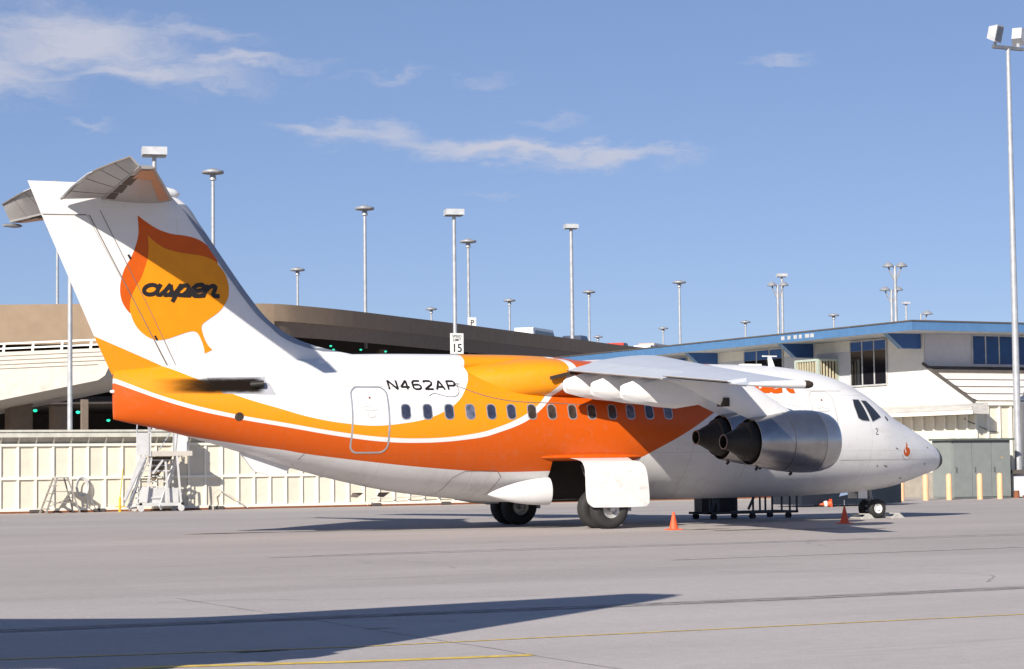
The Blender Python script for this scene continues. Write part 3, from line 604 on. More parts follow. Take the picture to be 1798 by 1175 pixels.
l15 = lamp_post(9.42, 51.6, 0, 14.5, 'box', 'tall lamp post with boxy head carrying the speed limit 15 sign', .115, .95)
lamp_post(40.1, 95.2, 9.4, 19.5, 'box', 'lamp post with boxy head rising beside the dark car on the deck', .16, 1.0)
lamp_post(82.75, 129.7, 9.6, 19.9, 'box', 'boxy-headed lamp post directly behind a twin mushroom lamp', .15, .95)
lamp_post(127.7, 168.6, 9.0, 21.0, 'box', 'small distant lamp post with white boxy head near the roof corner', .15, .85)
for x, y, d in [(2.2, 68.6, 'just right of the fin, tallest of the round-headed ones'), (17.2, 81.6, 'standing alone between the fin and the speed limit sign'), (32.8, 98.2, 'with a small P sign at its foot'), (29.3, 124.8, 'low and distant just right of the fin leading edge'),
                (60.1, 163.9, 'tiny one left of the speed limit pole'), (62.7, 150.2, 'short one right of the P sign'), (65.2, 137.7, 'right of the dark car on the deck'), (67.8, 124.8, 'tall one above the left end of the blue roof'),
                (103.4, 204.1, 'barely rising over the parked red car'), (102.5, 185.6, 'short one over the parked tan car'), (106, 172, 'short one above the blue roof, left of the twin lamps'), (109.4, 158.4, 'short one above the blue roof between the twin lamps')]:
    lamp_post(x, y, 9.3 if y < 100 else 9.0, 18.45, 'disc', 'round-headed lamp post ' + d, .12)
lamp_post(40.2, 67.5, 0, 13.0, 'twin', 'twin mushroom lamp post in front of a boxy-headed one', .11, .9)
lamp_post(40.84, 55.9, 7.0, 13.25, 'twin', 'taller twin mushroom lamp post above the roof corner', .11, .95)
lamp_post(52.9, 72.3, 7.0, 13.4, 'twin', 'lower twin mushroom lamp post above the roof corner', .12, 1.05)
lamp_post(54.7, 71.4, 7.0, 11.7, 'single', 'single mushroom lamp on a leaning arm nearest the roof corner', .08, 1.05)
lamp_post(-13.6, 41.5, 3.04, 11.2, 'box', 'thick white lamp post on the low roof left of the tail', .115, 1.0)
lamp_post(-4.67, 76.7, 9.3, 15.8, 'disc', 'thin lamp post rising from the brown deck at the far left', .09)
# signs
sg = thing('speed_limit_sign', (9.42, 51.45, 7.1), 'white speed limit 15 sign on the tall lamp post', 'sign')
MB().box(9.06, 9.80, 51.40, 51.44, 7.32, 8.38).build('plate', 'sign_white', sg)
def letters(txt, size, x, y, z, parent, m, name='lettering', rot=0.0, spacing=1.0, align='CENTER'):
    cu = bpy.data.curves.new(name, 'FONT'); cu.body = txt; cu.size = size; cu.align_x = align; cu.space_character = spacing; cu.offset = 0.012*size
    o = bpy.data.objects.new(name, cu); col.objects.link(o)
    dg = bpy.context.evaluated_depsgraph_get(); me = bpy.data.meshes.new_from_object(o.evaluated_get(dg)); bpy.data.objects.remove(o)
    me.materials.clear(); me.materials.append(MATS[m]); o = bpy.data.objects.new(name, me); col.objects.link(o)
    o.parent = parent; o.location = Vector((x, y, z))-Vector(parent['_o']); o.rotation_euler = (R(90), 0, rot); return o
letters('15', .60, 9.43, 51.393, 7.42, sg, 'black_paint'); letters('LIMIT', .20, 9.43, 51.393, 7.97, sg, 'black_paint'); letters('SPEED', .20, 9.43, 51.393, 8.16, sg, 'black_paint')
sg2 = thing('parking_sign', (32.9, 98.0, 11.9), 'small white P sign at the foot of a round-headed lamp post', 'sign')
MB().box(32.6, 33.3, 97.95, 97.99, 11.95, 12.75).build('plate', 'sign_white', sg2); letters('P', .6, 32.95, 97.94, 12.14, sg2, 'black_paint'); MB().box(32.88, 33.0, 97.99, 98.1, 10.0, 12.6).build('post', 'galvanised', sg2)
# cars on the deck
def car(x, y, z, rz, paint, label, kind='car', L=4.5, Hh=1.4):
    t = thing('parked_' + kind, (x, y, z), label, kind, 'vehicles parked on the deck'); t.rotation_euler.z = rz; t['_o'] = (0, 0, 0)
    W = .88
    if kind == 'van':
        side = [(-L/2, .35), (-L/2, Hh*.95), (-L/2+.15, Hh), (L/2-1.1, Hh), (L/2-.45, Hh*.62), (L/2, Hh*.52), (L/2, .35)]
    else:
        side = [(-L/2, .35), (-L/2+.05, .85), (-L/2+.9, .92), (-L/2+1.35, Hh), (L/2-1.9, Hh), (L/2-1.15, .92), (L/2-.1, .78), (L/2, .35)]
    g = MB(); g.prism(side, lambda u, v, s: (u, s*(1 if v < 1 else .86), v), -W, W); g.build('body', paint, t)
    if kind == 'van': win = [(-L/2+.5, Hh*.62), (-L/2+.5, Hh*.9), (L/2-1.15, Hh*.9), (L/2-.65, Hh*.65)]
    else: win = [(-L/2+1.12, .95), (-L/2+1.45, Hh-.08), (L/2-1.97, Hh-.08), (L/2-1.38, .95)]
    for s in (-1, 1):
        g = MB(); g.prism(win, lambda u, v, q: (u, q*(1 if v < 1 else .9), v), s*(W-.02), s*(W+.012)); g.build('side_window', 'car_glass', t)
    for sx in (-1, 1):
        for sy in (-1, 1):
            g = MB(); g.lathe([(-.1, 0), (-.1, .32), (.1, .32), (.1, 0)], (sx*L*.31, sy*(W-.08), .32), 'y', 14); g.build('wheel', 'tyre', t)
    g = MB(); g.box(L/2-.05, L/2+.03, -.7, -.4, .6, .75); g.box(L/2-.05, L/2+.03, .4, .7, .6, .75); g.build('headlight', 'sign_white', t)
ra = math.atan2(31, 34)
car(38.2, 97.5, 9.8, ra, 'car_white', 'long white van roof showing over the brown parapet', 'van', 5.6, 2.1)
car(42.6, 99.2, 9.8, ra, 'car_dark', 'dark blue car beside the white van on the deck', 'car', 4.6, 1.75)
car(54.0, 112.5, 10.15, ra, 'car_red', 'red hatchback parked on the deck right of the thin lamp post', 'car', 4.3, 1.75)
car(58.8, 116.0, 10.3, ra, 'car_white', 'white car at the end of the brown parapet', 'car', 4.6, 1.65)
car(61.5, 118.2, 10.4, ra, 'car_white', 'second white car at the end of the parapet, nearer the blue roof', 'car', 4.4, 1.5)
car(66.5, 127.0, 10.75, ra, 'car_tan', 'tan van roof above the left end of the blue roof', 'van', 6.5, 2.0)
car(72.0, 132.0, 11.0, ra, 'car_red', 'rightmost vehicle on the deck, a dull red car', 'car', 4.6, 1.9)
#@@AIRCRAFT
# ------------------------------------------------------------------ the airliner (nose at x = 0, tail at x = -26, starboard = -y)
AC = thing('airliner', (-12.3, 0, 0), 'white, orange and yellow four-engined high-wing jet airliner parked on the apron', 'airliner')
PROF = [(0,1.575,1.545,.015),(.06,1.72,1.44,.13),(.17,1.86,1.36,.24),(.4,2.04,1.26,.40),(.69,2.21,1.18,.57),(1.39,2.56,.98,.93),(2.0,2.85,.84,1.19),(2.5,3.17,.78,1.37),(2.94,3.46,.74,1.51),(3.5,3.74,.71,1.62),(4.08,3.94,.69,1.70),(5.0,4.11,.66,1.76),(6.0,4.19,.65,1.78),(8,4.22,.64,1.78),(13,4.22,.64,1.78),(14.3,4.22,.67,1.77),(15.6,4.22,.79,1.74),(16.86,4.22,.95,1.68),(18.43,4.22,1.27,1.5),(19.76,4.2,1.62,1.27),(20.85,4.16,1.95,1.02),(21.93,4.1,2.27,.74),(22.9,4.02,2.52,.46),(23.65,3.93,2.67,.22),(24.0,3.88,2.75,.1)]
PS = [q[0] for q in PROF]
def sec(s): return [pchip(PS, [q[j] for q in PROF], s) for j in (1, 2, 3)]
def fus_y(x, z):
    zt, zb, w = sec(-x); t = 1-((z-(zt+zb)/2)/((zt-zb)/2))**2
    return w*math.sqrt(max(t, 1e-4))
def FUS(x, z, h, sg=-1):
    """point on the starboard fuselage skin, h metres proud"""
    y = fus_y(x, z); e = .02
    nz = -(fus_y(x, z+e)-fus_y(x, z-e))/(2*e); nx = -(fus_y(x+e, z)-fus_y(x-e, z))/(2*e); n = Vector((nx, 1, nz)).normalized()
    return (x+n.x*h, sg*(y+n.y*h), z+n.z*h)
def on(h0): return lambda u, v, h: FUS(u, v, h0+h)
BAY0, BAY1 = 11.25, 13.3
stn = sorted(set([0, .012, .03, .06, .1, .17, .28, .4, .55, .69] + [round(.9+.25*i, 3) for i in range(14)] + [4.5, 5, 5.5, 6, 7, 8, 9, 10, 10.6, BAY0, 11.8, 12.4, BAY1, 13.8, 14.3] + [round(14.8+.4*i, 3) for i in range(23)] + [23.8, 23.95, 24.0]))
NS = 72
g = MB(); rr = []
for s in stn:
    zt, zb, w = sec(s); zc = (zt+zb)/2; hh = (zt-zb)/2
    rr.append([(-s, w*math.sin(2*math.pi*i/NS), zc+hh*math.cos(2*math.pi*i/NS)) for i in range(NS)])
g.rings(rr)
keep = []
for f in g.f:
    c = np.mean([g.v[i] for i in f], axis=0)
    keep.append(not (len(f) == 4 and BAY0 < -c[0] < BAY1 and c[2] < 1.66 and abs(c[1]) > .48))
g.f = [f for f, k in zip(g.f, keep) if k]; g.mi = [0]*len(g.f)
fus = g.build('fuselage', 'livery', AC, smooth=60)
# wheel bays, their shade painted in as near-black walls
g = MB()
for s in (-1, 1):
    y0, y1 = s*.42, s*1.66
    g.add([(-BAY0, y0, .64), (-BAY0, y0, 1.72), (-BAY0, s*1.56, 1.72), (-BAY0, s*1.3, 1.1), (-BAY1, y0, .64), (-BAY1, y0, 1.72), (-BAY1, s*1.56, 1.72), (-BAY1, s*1.3, 1.1)], [(0, 1, 2, 3), (4, 5, 6, 7), (0, 1, 5, 4), (1, 2, 6, 5)])
g.build('wheel_bay', 'bay_shade', AC, fix=False)
# black nose cap
g = MB(); rr = []
for s in (0, .012, .03, .06, .1, .17, .22, .27):
    zt, zb, w = sec(s); zc = (zt+zb)/2; hh = (zt-zb)/2+.008
    rr.append([(-s+.012, (w+.008)*math.sin(2*math.pi*i/48), zc+hh*math.cos(2*math.pi*i/48)) for i in range(48)])
g.rings(rr, cap=False); g.build('nose_cap', 'nose_black', fus, smooth=60)
# dorsal spine and wing root fairing
def body(stations, n=40, ex=2.6):
    g = MB(); rr = []
    for x, zc, w, h in stations:
        ring = []
        for i in range(n):
            a = 2*math.pi*i/n; c, s = math.cos(a), math.sin(a)
            ring.append((x, w*math.copysign(abs(s)**(2/ex), s), zc+h*math.copysign(abs(c)**(2/ex), c)))
        rr.append(ring)
    return g.rings(rr)
def stations(tab, n=40):
    xs = [q[0] for q in tab]; o = []
    for i in range(n+1):
        x = xs[0]+(xs[-1]-xs[0])*i/n; o.append((x,)+tuple(pchip(xs, [q[j] for q in tab], x) for j in (1, 2, 3)))
    return o
body(stations([(-19.2, 4.05, .30, .18), (-18.2, 4.08, .62, .26), (-16.5, 4.1, .80, .27), (-14, 4.1, .85, .28), (-12.6, 4.08, .85, .26), (-11.5, 4.0, .8, .24), (-9, 3.98, .8, .24), (-7.6, 3.96, .6, .22), (-6.6, 3.9, .3, .1)]), 40, 2.4).build('dorsal_spine', 'livery', AC, smooth=50)
body(stations([(-15.3, 3.55, 1.15, .55), (-14.8, 3.58, 1.36, .58), (-14.3, 3.62, 1.55, .60), (-13.7, 3.68, 1.75, .61), (-13.0, 3.72, 1.90, .58), (-11.5, 3.72, 1.96, .50), (-10, 3.72, 1.94, .49), (-9, 3.72, 1.84, .46), (-8.2, 3.72, 1.64, .40), (-7.5, 3.75, 1.4, .3), (-7.1, 3.74, 1.15, .1)]), 56, 2.7).build('wing_root_fairing', 'livery', AC, smooth=50)
fair_line = smooth_poly([(-15.70, 3.58), (-15.5, 3.42), (-15.0, 3.26), (-14.3, 3.15), (-13.2, 3.11), (-12.4, 3.10)], 5)[:26]
g = MB(); stroke(g, fair_line, .02, on(.004)); g.build('panel_line', 'panel_line', fus)

# ---- wings
def naca(n=14):
    o = []
    for i in range(n+1):
        x = .5*(1-math.cos(math.pi*i/n)); o.append((x, 5*(.2969*math.sqrt(x)-.126*x-.3516*x*x+.2843*x**3-.1030*x**4)))
    return o
NA = naca()
def wle(y): return 9.05+4.41*y/13.1
def wte(y): return 13.02+(14.95-13.02)*(y-1.9)/11.2
def wz(y): return 3.93-.0735*(y-1.9)         # trailing edge height
def wing_ring(y, sg, f0=0.0, f1=1.0):
    le, te = wle(y), wte(y); ch = te-le; th = (.155-.035*y/13.1); inc = .04*(1-y/13.1)+.015; ring = []
    P = [(x, t) for x, t in NA]
    up_ = [(x, wz(y)+inc*ch*(1-x)+ch*(t*th*0.98)) for x, t in P]; lo = [(x, wz(y)+inc*ch*(1-x)-ch*(t*th*.72)) for x, t in P]
    for x, z in up_[::-1]+lo[1:-1]: ring.append((-(le+ch*x), sg*y, z))
    return ring
def wing_under(y, s):
    le, te = wle(y), wte(y); ch = te-le; x = (s-le)/ch; th = (.155-.035*y/13.1); inc = .04*(1-y/13.1)+.015
    x = min(max(x, 0), 1); t = 5*(.2969*math.sqrt(x)-.126*x-.3516*x*x+.2843*x**3-.1030*x**4)
    return wz(y)+inc*ch*(1-x)-ch*t*th*.72
for sg in (-1, 1):
    g = MB(); ys = [1.2, 2, 3, 4, 5, 6, 7, 8, 9, 10, 11, 12, 12.7]
    rr = [wing_ring(y, sg) for y in ys]
    tip = wing_ring(12.95, sg); zc = np.mean([q[2] for q in tip]); tip = [(q[0], q[1], zc+(q[2]-zc)*.55) for q in tip]; rr.append(tip)
    wing = g.rings(rr).build('wing', 'wing_grey', AC, smooth=50)
    # flap track fairings
    for k, y in enumerate((2.3, 4.3, 6.3)):
        te = wte(y); zt = wz(y); g = MB(); rr = []
        for ds, hw, top, bot in ((.24, .04, -.28, -.50), (.17, .11, -.23, -.56), (-.25, .21, -.10, -.66), (-.66, .25, -.01, -.72), (-1.2, .25, .02, -.76), (-1.9, .2, .02, -.66), (-2.5, .06, .02, -.40)):
            x = -(te+ds); c = sg*y
            rr.append([(x, c, zt+top+.02), (x, c+hw*.75, zt+top-.10), (x, c+hw, zt+(top+bot)/2-.05), (x, c+hw*.7, zt+bot+.08), (x, c, zt+bot), (x, c-hw*.7, zt+bot+.08), (x, c-hw, zt+(top+bot)/2-.05), (x, c-hw*.75, zt+top-.10)])
        g.rings(rr).build('flap_track_fairing', 'white_paint', wing, smooth=35)
    # trailing edge: flap and aileron, slightly drooped
    for nm, ya, yb, dr, cf in (('flap', 2.1, 8.3, .02, .24), ('aileron', 8.45, 12.0, -.09, .26)):
        g = MB(); rr = []
        for i in range(9):
            y = ya+(yb-ya)*i/8; ch = wte(y)-wle(y); te = wte(y); z = wz(y); h0 = ch*.045
            rr.append([(-(te-ch*cf), sg*y, z+.04+h0*1.1), (-(te+.03), sg*y, z+.012-dr*.6), (-(te+.03), sg*y, z-.012-dr*.6), (-(te-ch*cf), sg*y, z-.01-h0*.6)])
        g.rings(rr).build(nm, 'wing_grey', wing, smooth=30)
        g = MB(); rr = []
        for i in range(9):
            y = ya+(yb-ya)*i/8; te = wte(y); z = wz(y)-dr*.6
            rr.append([(-(te+.035), sg*y, z-.016), (-(te+.035), sg*y, z+.004), (-(te+.028), sg*y, z+.004), (-(te+.028), sg*y, z-.016)])
        g.rings(rr).build('edge_strip', 'panel_line', wing)
    # wing tip pod with navigation light
    zt = wz(13.0)+.03
    g = MB(); g.lathe([(-14.95, 0), (-14.9, .03), (-14.4, .065), (-13.9, .085), (-13.62, .085)], (0, sg*13.0, zt), 'x', 18); g.build('tip_pod', 'white_paint', wing, smooth=True)
    g = MB(); g.lathe([(-13.62, .087), (-13.5, .08), (-13.42, .055), (-13.38, 0)], (0, sg*13.0, zt), 'x', 18); g.build('navigation_light', 'soot', wing, smooth=True)
    # inboard flap end slot
    g = MB(); g.bar((-13.5, sg*1.93, 3.72), (-12.75, sg*2.05, 3.90), .07, .09); g.build('flap_seal', 'soot', wing)
    # ---- engines
    for y, s0, za in ((6.5, 8.46, 2.07), (4.2, 7.78, 2.21)):
        c = (0, sg*y, za); e0 = -s0
        g = MB(); g.lathe([(e0-0.357, .44), (e0-0.085, .50), (e0-0.017, .545), (e0, .58), (e0-0.025, .615), (e0-0.102, .66), (e0-0.306, .715), (e0-0.510, .735)], c, 'x', 48)
        eng = g.build('engine', 'cowl_lip', AC, smooth=50)
        g = MB(); g.lathe([(e0-0.510, .737), (e0-0.80, .742), (e0-1.15, .725), (e0-1.6, .665), (e0-2.05, .585), (e0-2.22, .55), (e0-2.225, .538)], c, 'x', 48); g.build('cowl', 'bare_metal', eng, smooth=40)
        g = MB(); g.lathe([(e0-2.222, .539), (e0-2.12, .51), (e0-2.1, .46), (e0-2.25, .455), (e0-2.40, .435), (e0-2.42, .375), (e0-2.52, .335), (e0-2.84, .185), (e0-2.94, .172), (e0-2.94, .150), (e0-2.6, .14), (e0-2.5, 0)], c, 'x', 40); g.build('nozzle', 'burnt_metal', eng, smooth=40)
        g = MB(); g.lathe([(e0-2.945, .152), (e0-2.949, .172), (e0-2.935, .174)], c, 'x', 36); g.build('nozzle_rim', 'seam_metal', eng, smooth=40)
        g = MB(); g.lathe([(e0-0.340, .44), (e0-0.348, .13), (e0-0.212, .08), (e0-0.153, 0)], c, 'x', 36); g.build('fan', 'strut_metal', eng, smooth=40)
        for q in (.62, 1.62):
            rad = {.62: .740, 1.62: .705}[q]
            g = MB(); g.lathe([(e0-q*0.85-.006, rad), (e0-q*0.85+.006, rad)], c, 'x', 48); g.build('cowl_seam', 'seam_metal', eng, smooth=True)
        # pylon: swept fin from cowl crown up to the wing
        g = MB(); rr = []
        for i in range(7):
            t = i/6; z0 = za+.45+t*.02; tt = t
            zz = za+.50+tt*(wing_under(y, wle(y)+1.0)+.12-za-.50)
            xa = -(s0+.65+tt*1.9+.0); xb = -(s0+2.15+tt*2.65)
            hw = .17
            rr.append([(xa, sg*y, zz), (xa-.25, sg*y+hw*.7, zz), ((xa+xb)/2, sg*y+hw, zz), (xb+.3, sg*y+hw*.55, zz), (xb, sg*y, zz), (xb+.3, sg*y-hw*.55, zz), ((xa+xb)/2, sg*y-hw, zz), (xa-.25, sg*y-hw*.7, zz)])
        g.rings(rr).build('pylon', 'white_paint', eng, smooth=50)
        if y > 6: g = MB(); g.box(-(s0+3.0), -(s0+2.85), sg*y-.158, sg*y+.158, za+.82, za+1.02); g.build('pylon_vent', 'soot', eng) if y > 6 else None
        [MB().bar((e0-a, sg*y, za-b), (e0-a-.07, sg*y, za-b-.06), .03, .06).build('drain_mast', 'burnt_metal', eng) for a, b in ((1.05, .73), (2.0, .60))]
    # ---- main gear
    gy = sg*2.42
    g = MB(); g.tube((-12.35, gy, .49), (-12.3, sg*1.45, 1.55), .09, .11, 14); g.tube((-12.35, sg*2.95, .49), (-12.35, sg*1.9, .49), .07, .07, 12); g.bar((-12.35, gy, .55), (-11.75, sg*1.2, 1.4), .09, .12); g.box(-12.1, -11.6, gy-.12, gy+.12, .42, .62)
    mg = g.build('main_gear', 'strut_metal', AC, smooth=40)
    for yy in (sg*2.10, sg*2.74):
        g = MB(); g.lathe([(-.12, .23), (-.155, .27), (-.165, .38), (-.145, .46), (-.09, .485), (0, .49), (.09, .485), (.145, .46), (.165, .38), (.155, .27), (.12, .23)], (-12.35, yy, .49), 'y', 40)
        ty = g.build('tyre', 'tyre', mg, smooth=60)
        o_ = 1 if yy*sg > 2.4 else -1
        g = MB(); g.lathe([(-.12, .23), (sg*o_*.06, .225), (sg*o_*.10, .235), (sg*o_*.08, .17), (sg*o_*.02, .15), (sg*o_*.03, .08), (sg*o_*.10, .07), (sg*o_*.11, 0)], (-12.35, yy, .49), 'y', 32); g.build('rim', 'rim', mg, smooth=40)
    # gear door hanging outboard: bent panel
    def door_map(u, v, h):
        # u along x, v = developed distance down from the hinge
        pr = [(0, 1.585, 1.74), (.4, 1.98, 1.72), (.9, 2.48, 1.68), (1.15, 2.72, 1.64), (1.3, 2.84, 1.56), (1.45, 2.91, 1.44), (1.8, 2.95, 1.10), (2.35, 2.97, .55), (2.6, 2.97, .3)]
        y = pchip([q[0] for q in pr], [q[1] for q in pr], v); z = pchip([q[0] for q in pr], [q[2] for q in pr], v)
        return (u, sg*(y-h), z+h*.3)
    g = MB(); outl = smooth_poly([(-13.05, 1.05), (-13.08, 1.5), (-13.08, 2.15), (-12.95, 2.34), (-12.7, 2.37), (-11.6, 2.37), (-11.38, 2.33), (-11.32, 2.15), (-11.36, 1.5), (-11.45, 1.18), (-11.6, 1.05), (-11.15, .06), (-12.75, .02), (-12.84, .06)], 4, (10, 13, 11, 12))
    sheet(g, outl, door_map, .12, .035); g.build('gear_door', 'door_white', AC, smooth=40)
    # hinge fairing and rear blister
    g = MB(); rr = []
    for i in range(21):
        t = i/20; x = -13.68+t*2.95; k = math.sin(math.pi*min(max(t, .002), .998))**.45
        rr.append([(x, sg*(1.62+.17*k*math.cos(a)), 1.765+.085*k*math.sin(a)) for a in [2*math.pi*j/14 for j in range(14)]])
    g.rings(rr).build('hinge_fairing', 'livery', AC, smooth=60)
    g = MB(); rr = []
    for i in range(16):
        t = i/15; x = -15.0+t*1.68; k = max(.02, math.sin(t*math.pi/2)**.75)
        rr.append([(x, sg*(1.42+.23*k*math.cos(a)), .87+.06*t+(.34*k)*math.sin(a)) for a in [2*math.pi*j/28 for j in range(28)]])
    g.rings(rr).build('gear_fairing', 'white_paint', AC, smooth=60)
# ---- nose gear
g = MB(); g.tube((-2.42, 0, .27), (-2.55, 0, .95), .06, .075, 12); g.tube((-2.42, -.3, .27), (-2.42, .3, .27), .045, .045, 10); g.bar((-2.45, 0, .45), (-3.15, 0, .85), .06, .08); ng = g.build('nose_gear', 'strut_metal', AC, smooth=40)
for yy in (-.22, .22):
    g = MB(); g.lathe([(-.07, .13), (-.09, .16), (-.09, .22), (-.06, .262), (0, .27), (.06, .262), (.09, .22), (.09, .16), (.07, .13)], (-2.42, yy, .27), 'y', 32); g.build('tyre', 'tyre', ng, smooth=60)
    s = -1 if yy < 0 else 1
    g = MB(); g.lathe([(0, .135), (s*.065, .14), (s*.08, .125), (s*.03, .10), (s*.035, .055), (s*.085, .05), (s*.09, 0)], (-2.42, yy, .27), 'y', 28); g.build('rim', 'sign_white', ng, smooth=40)
for s in (-1, 1): MB().box(-3.05, -2.75, s*.24-.01, s*.24+.01, .56, .80).build('nose_gear_door', 'white_paint', AC)

# ---- fin
TEp = [(3.5, -23.95), (3.77, -24.03), (4.684, -24.464), (7.485, -25.71), (8.25, -26.03)]
LEp = [(3.5, -17.2), (4.30, -17.75), (4.36, -18.05), (4.488, -18.76), (4.66, -19.35), (4.873, -19.79), (5.209, -20.23), (5.708, -20.66), (6.485, -21.24), (7.403, -21.90), (7.864, -22.25), (8.05, -22.55), (8.18, -23.0), (8.25, -23.6)]
def fle(z): return pchip([q[0] for q in LEp], [q[1] for q in LEp], z)
def fte(z): return float(np.interp(z, [q[0] for q in TEp], [q[1] for q in TEp]))
def fin_y(x, z):
    a, b = fle(z), fte(z); t = min(max((a-x)/(a-b), 0), 1); ch = min(a-b, 4.3); T = .10*ch
    u = min(t*(a-b)/ch, 1.0) if t < .3 else .3+(t-.3)/.7*.7
    u = t
    return max(T*5*(.2969*math.sqrt(u)-.126*u-.3516*u*u+.2843*u**3-.1036*u**4)+.006, .006)
def fin_piece(zs, xa, xb, n=22):
    g = MB(); rr = []
    for z in zs:
        a, b = xa(z), xb(z); pts = [a+(b-a)*(.5*(1-math.cos(math.pi*i/n)) if abs(a-fle(z)) < .02 else i/n) for i in range(n+1)]
        rr.append([(x, -fin_y(x, z), z) for x in pts]+[(x, fin_y(x, z), z) for x in pts[::-1]])
    return g.rings(rr)
def hinge(z): return -22.66-(z-3.935)*(24.68-22.66)/(7.53-3.935)
zs1 = [3.55+.1*i for i in range(40)]; zs1[-1] = 7.5
finp = fin_piece(zs1, fle, hinge).build('fin', 'livery', AC, smooth=50)
fin_piece([7.5+.06*i for i in range(13)]+[8.25], fle, fte).build('fin_tip', 'white_paint', finp, smooth=50)
fin_piece([3.80+.1*i for i in range(37)]+[7.488], lambda z: hinge(z)-.012, fte, 14).build('rudder', 'livery', finp, smooth=50)
def FIN(h0): return lambda u, v, h: (u, -(fin_y(u, v)+h0+h), v)
# metal leading edge
g = MB(); rr = []
for i in range(38):
    z = 4.40+(7.85-4.40)*i/37; a = fle(z); w = .23+.6*max(0, (4.95-z)); pts = [a+.004-(w)*(k/10)**1.6 for k in range(11)]
    rr.append([(x, -fin_y(min(x, a), z)-.004, z) for x in pts[::-1]]+[(x, fin_y(min(x, a), z)+.004, z) for x in pts])
g.rings(rr, cap=False, closed=False).build('leading_edge_strip', 'fin_leading_metal', finp, smooth=60, fix=False)
# leaf emblem
OL = [(-23.48,7.532),(-23.257,7.375),(-22.993,7.225),(-22.661,7.125),(-22.327,7.096),(-22.024,7.036),(-21.789,6.915),(-21.62,6.726),(-21.518,6.567),(-21.492,6.438),(-22.0,6.3),(-22.6,6.1),(-23.1,5.7),(-23.643,5.232),(-23.734,5.332),(-23.832,5.505),(-23.88,5.726),(-23.864,5.981),(-23.782,6.269),(-23.619,6.562),(-23.52,6.821),(-23.461,7.079),(-23.461,7.303)]
YL = [(-23.241,7.071),(-23.059,6.917),(-22.828,6.781),(-22.495,6.696),(-22.16,6.659),(-21.857,6.621),(-21.586,6.526),(-21.492,6.438),(-21.349,6.28),(-21.265,6.087),(-21.231,5.86),(-21.266,5.632),(-21.386,5.434),(-21.523,5.285),(-21.726,5.141),(-21.861,5.042),(-21.922,4.969),(-21.922,4.873),(-21.862,4.68),(-21.762,4.504),(-21.651,4.399),(-21.836,4.306),(-21.863,4.454),(-21.947,4.663),(-22.03,4.79),(-22.131,4.83),(-22.265,4.809),(-22.532,4.717),(-22.765,4.64),(-22.997,4.614),(-23.227,4.69),(-23.424,4.845),(-23.555,5.034),(-23.626,5.223),(-23.652,5.382),(-23.62,5.605),(-23.521,5.831),(-23.39,6.058),(-23.307,6.284),(-23.241,6.51),(-23.215,6.735),(-23.224,6.927)]
sheet(MB(), smooth_poly(OL, 4, (0, 9, 13)), FIN(.004), .14).build('leaf_emblem', 'orange_paint', finp, smooth=30)
sheet(MB(), smooth_poly(YL, 4, (0, 20, 21, 33)), FIN(.008), .14).build('leaf_emblem', 'yellow_paint', finp, smooth=30)
# brush-script word in strokes (unit x-height)
def arc(cx, cy, rx, ry, a0, a1, n=14): return [(cx+rx*math.cos(R(a0+(a1-a0)*i/n)), cy+ry*math.sin(R(a0+(a1-a0)*i/n))) for i in range(n+1)]
WORD = [
    arc(.50, .50, .42, .38, 20, 390, 26), [(1.0, .96), (.92, .55), (.90, .25), (1.0, .12), (1.24, .12)],
    [(1.16, .12), (1.40, .45), (1.62, .98)], [(1.62, .94), (1.70, .66), (1.82, .38), (1.72, .14), (1.48, .11), (1.36, .14)], [(1.70, .12), (2.02, .12)],
    [(1.98, .12), (2.16, .55), (2.30, .98)], [(2.30, 1.0), (2.17, .35), (2.02, -.42)], [(2.26, .62), (2.42, .88), (2.66, .92), (2.82, .74), (2.78, .42), (2.58, .14), (2.36, .13), (2.22, .2)], [(2.55, .12), (3.06, .12)],
    [(2.98, .12), (3.12, .42), (3.42, .48), (3.72, .56), (3.80, .80), (3.60, 1.0), (3.28, .94), (3.06, .62), (3.08, .28), (3.30, .10), (3.62, .10), (3.86, .18)],
    [(3.98, .98), (3.92, .55), (3.86, .06)], [(3.93, .5), (4.12, .82), (4.34, .94), (4.52, .84), (4.50, .55), (4.46, .25), (4.58, .12), (4.92, .12)], [(3.62, .12), (3.92, .14)]]
def word(parent, m, f, x0, x1, z0, zh, shear=.22, w=.245):
    k = (x1-x0)/5.0; g = MB()
    for i, st in enumerate(WORD):
        pts = [(x0+(a+shear*b)*k*.98, z0+b*zh) for a, b in dense(st, .06)]
        stroke(g, pts, w*zh*1.0, f, h=.0006*i)
    return g.build('lettering', m, parent, fix=False)
word(finp, 'black_paint', FIN(.013), -23.39, -21.42, 5.64, .30, w=.335)
# rudder and panel lines
g = MB(); stroke(g, dense([(-24.37, 7.62), (-23.208, 5.375), (-22.516, 3.99)]), .014, FIN(.011)); stroke(g, dense([(-24.68, 7.50), (-25.68, 7.48)]), .022, FIN(.006)); stroke(g, dense([(-24.0, 3.80), (-22.7, 3.93)]), .018, FIN(.006))
stroke(g, dense([(-24.62, 7.5), (-22.70, 3.94)]), .020, FIN(.0125)); g.build('panel_line', 'panel_line', finp)
g = MB(); [stroke(g, [(x-.03, z+.05), (x+.03, z-.05)], .05, FIN(.014)) for x, z in ((-23.67, 6.55), (-23.02, 4.66), (-22.74, 3.95))]; g.build('hinge_fitting', 'black_paint', finp)
# bullet fairing on top
g = MB(); g.lathe([(-25.0, .02), (-24.4, .10), (-23.7, .17), (-23.2, .19), (-22.8, .17), (-22.55, .12), (-22.42, .06), (-22.38, 0)], (0, 0, 8.10), 'x', 24); g.build('bullet_fairing', 'white_paint', finp, smooth=60)

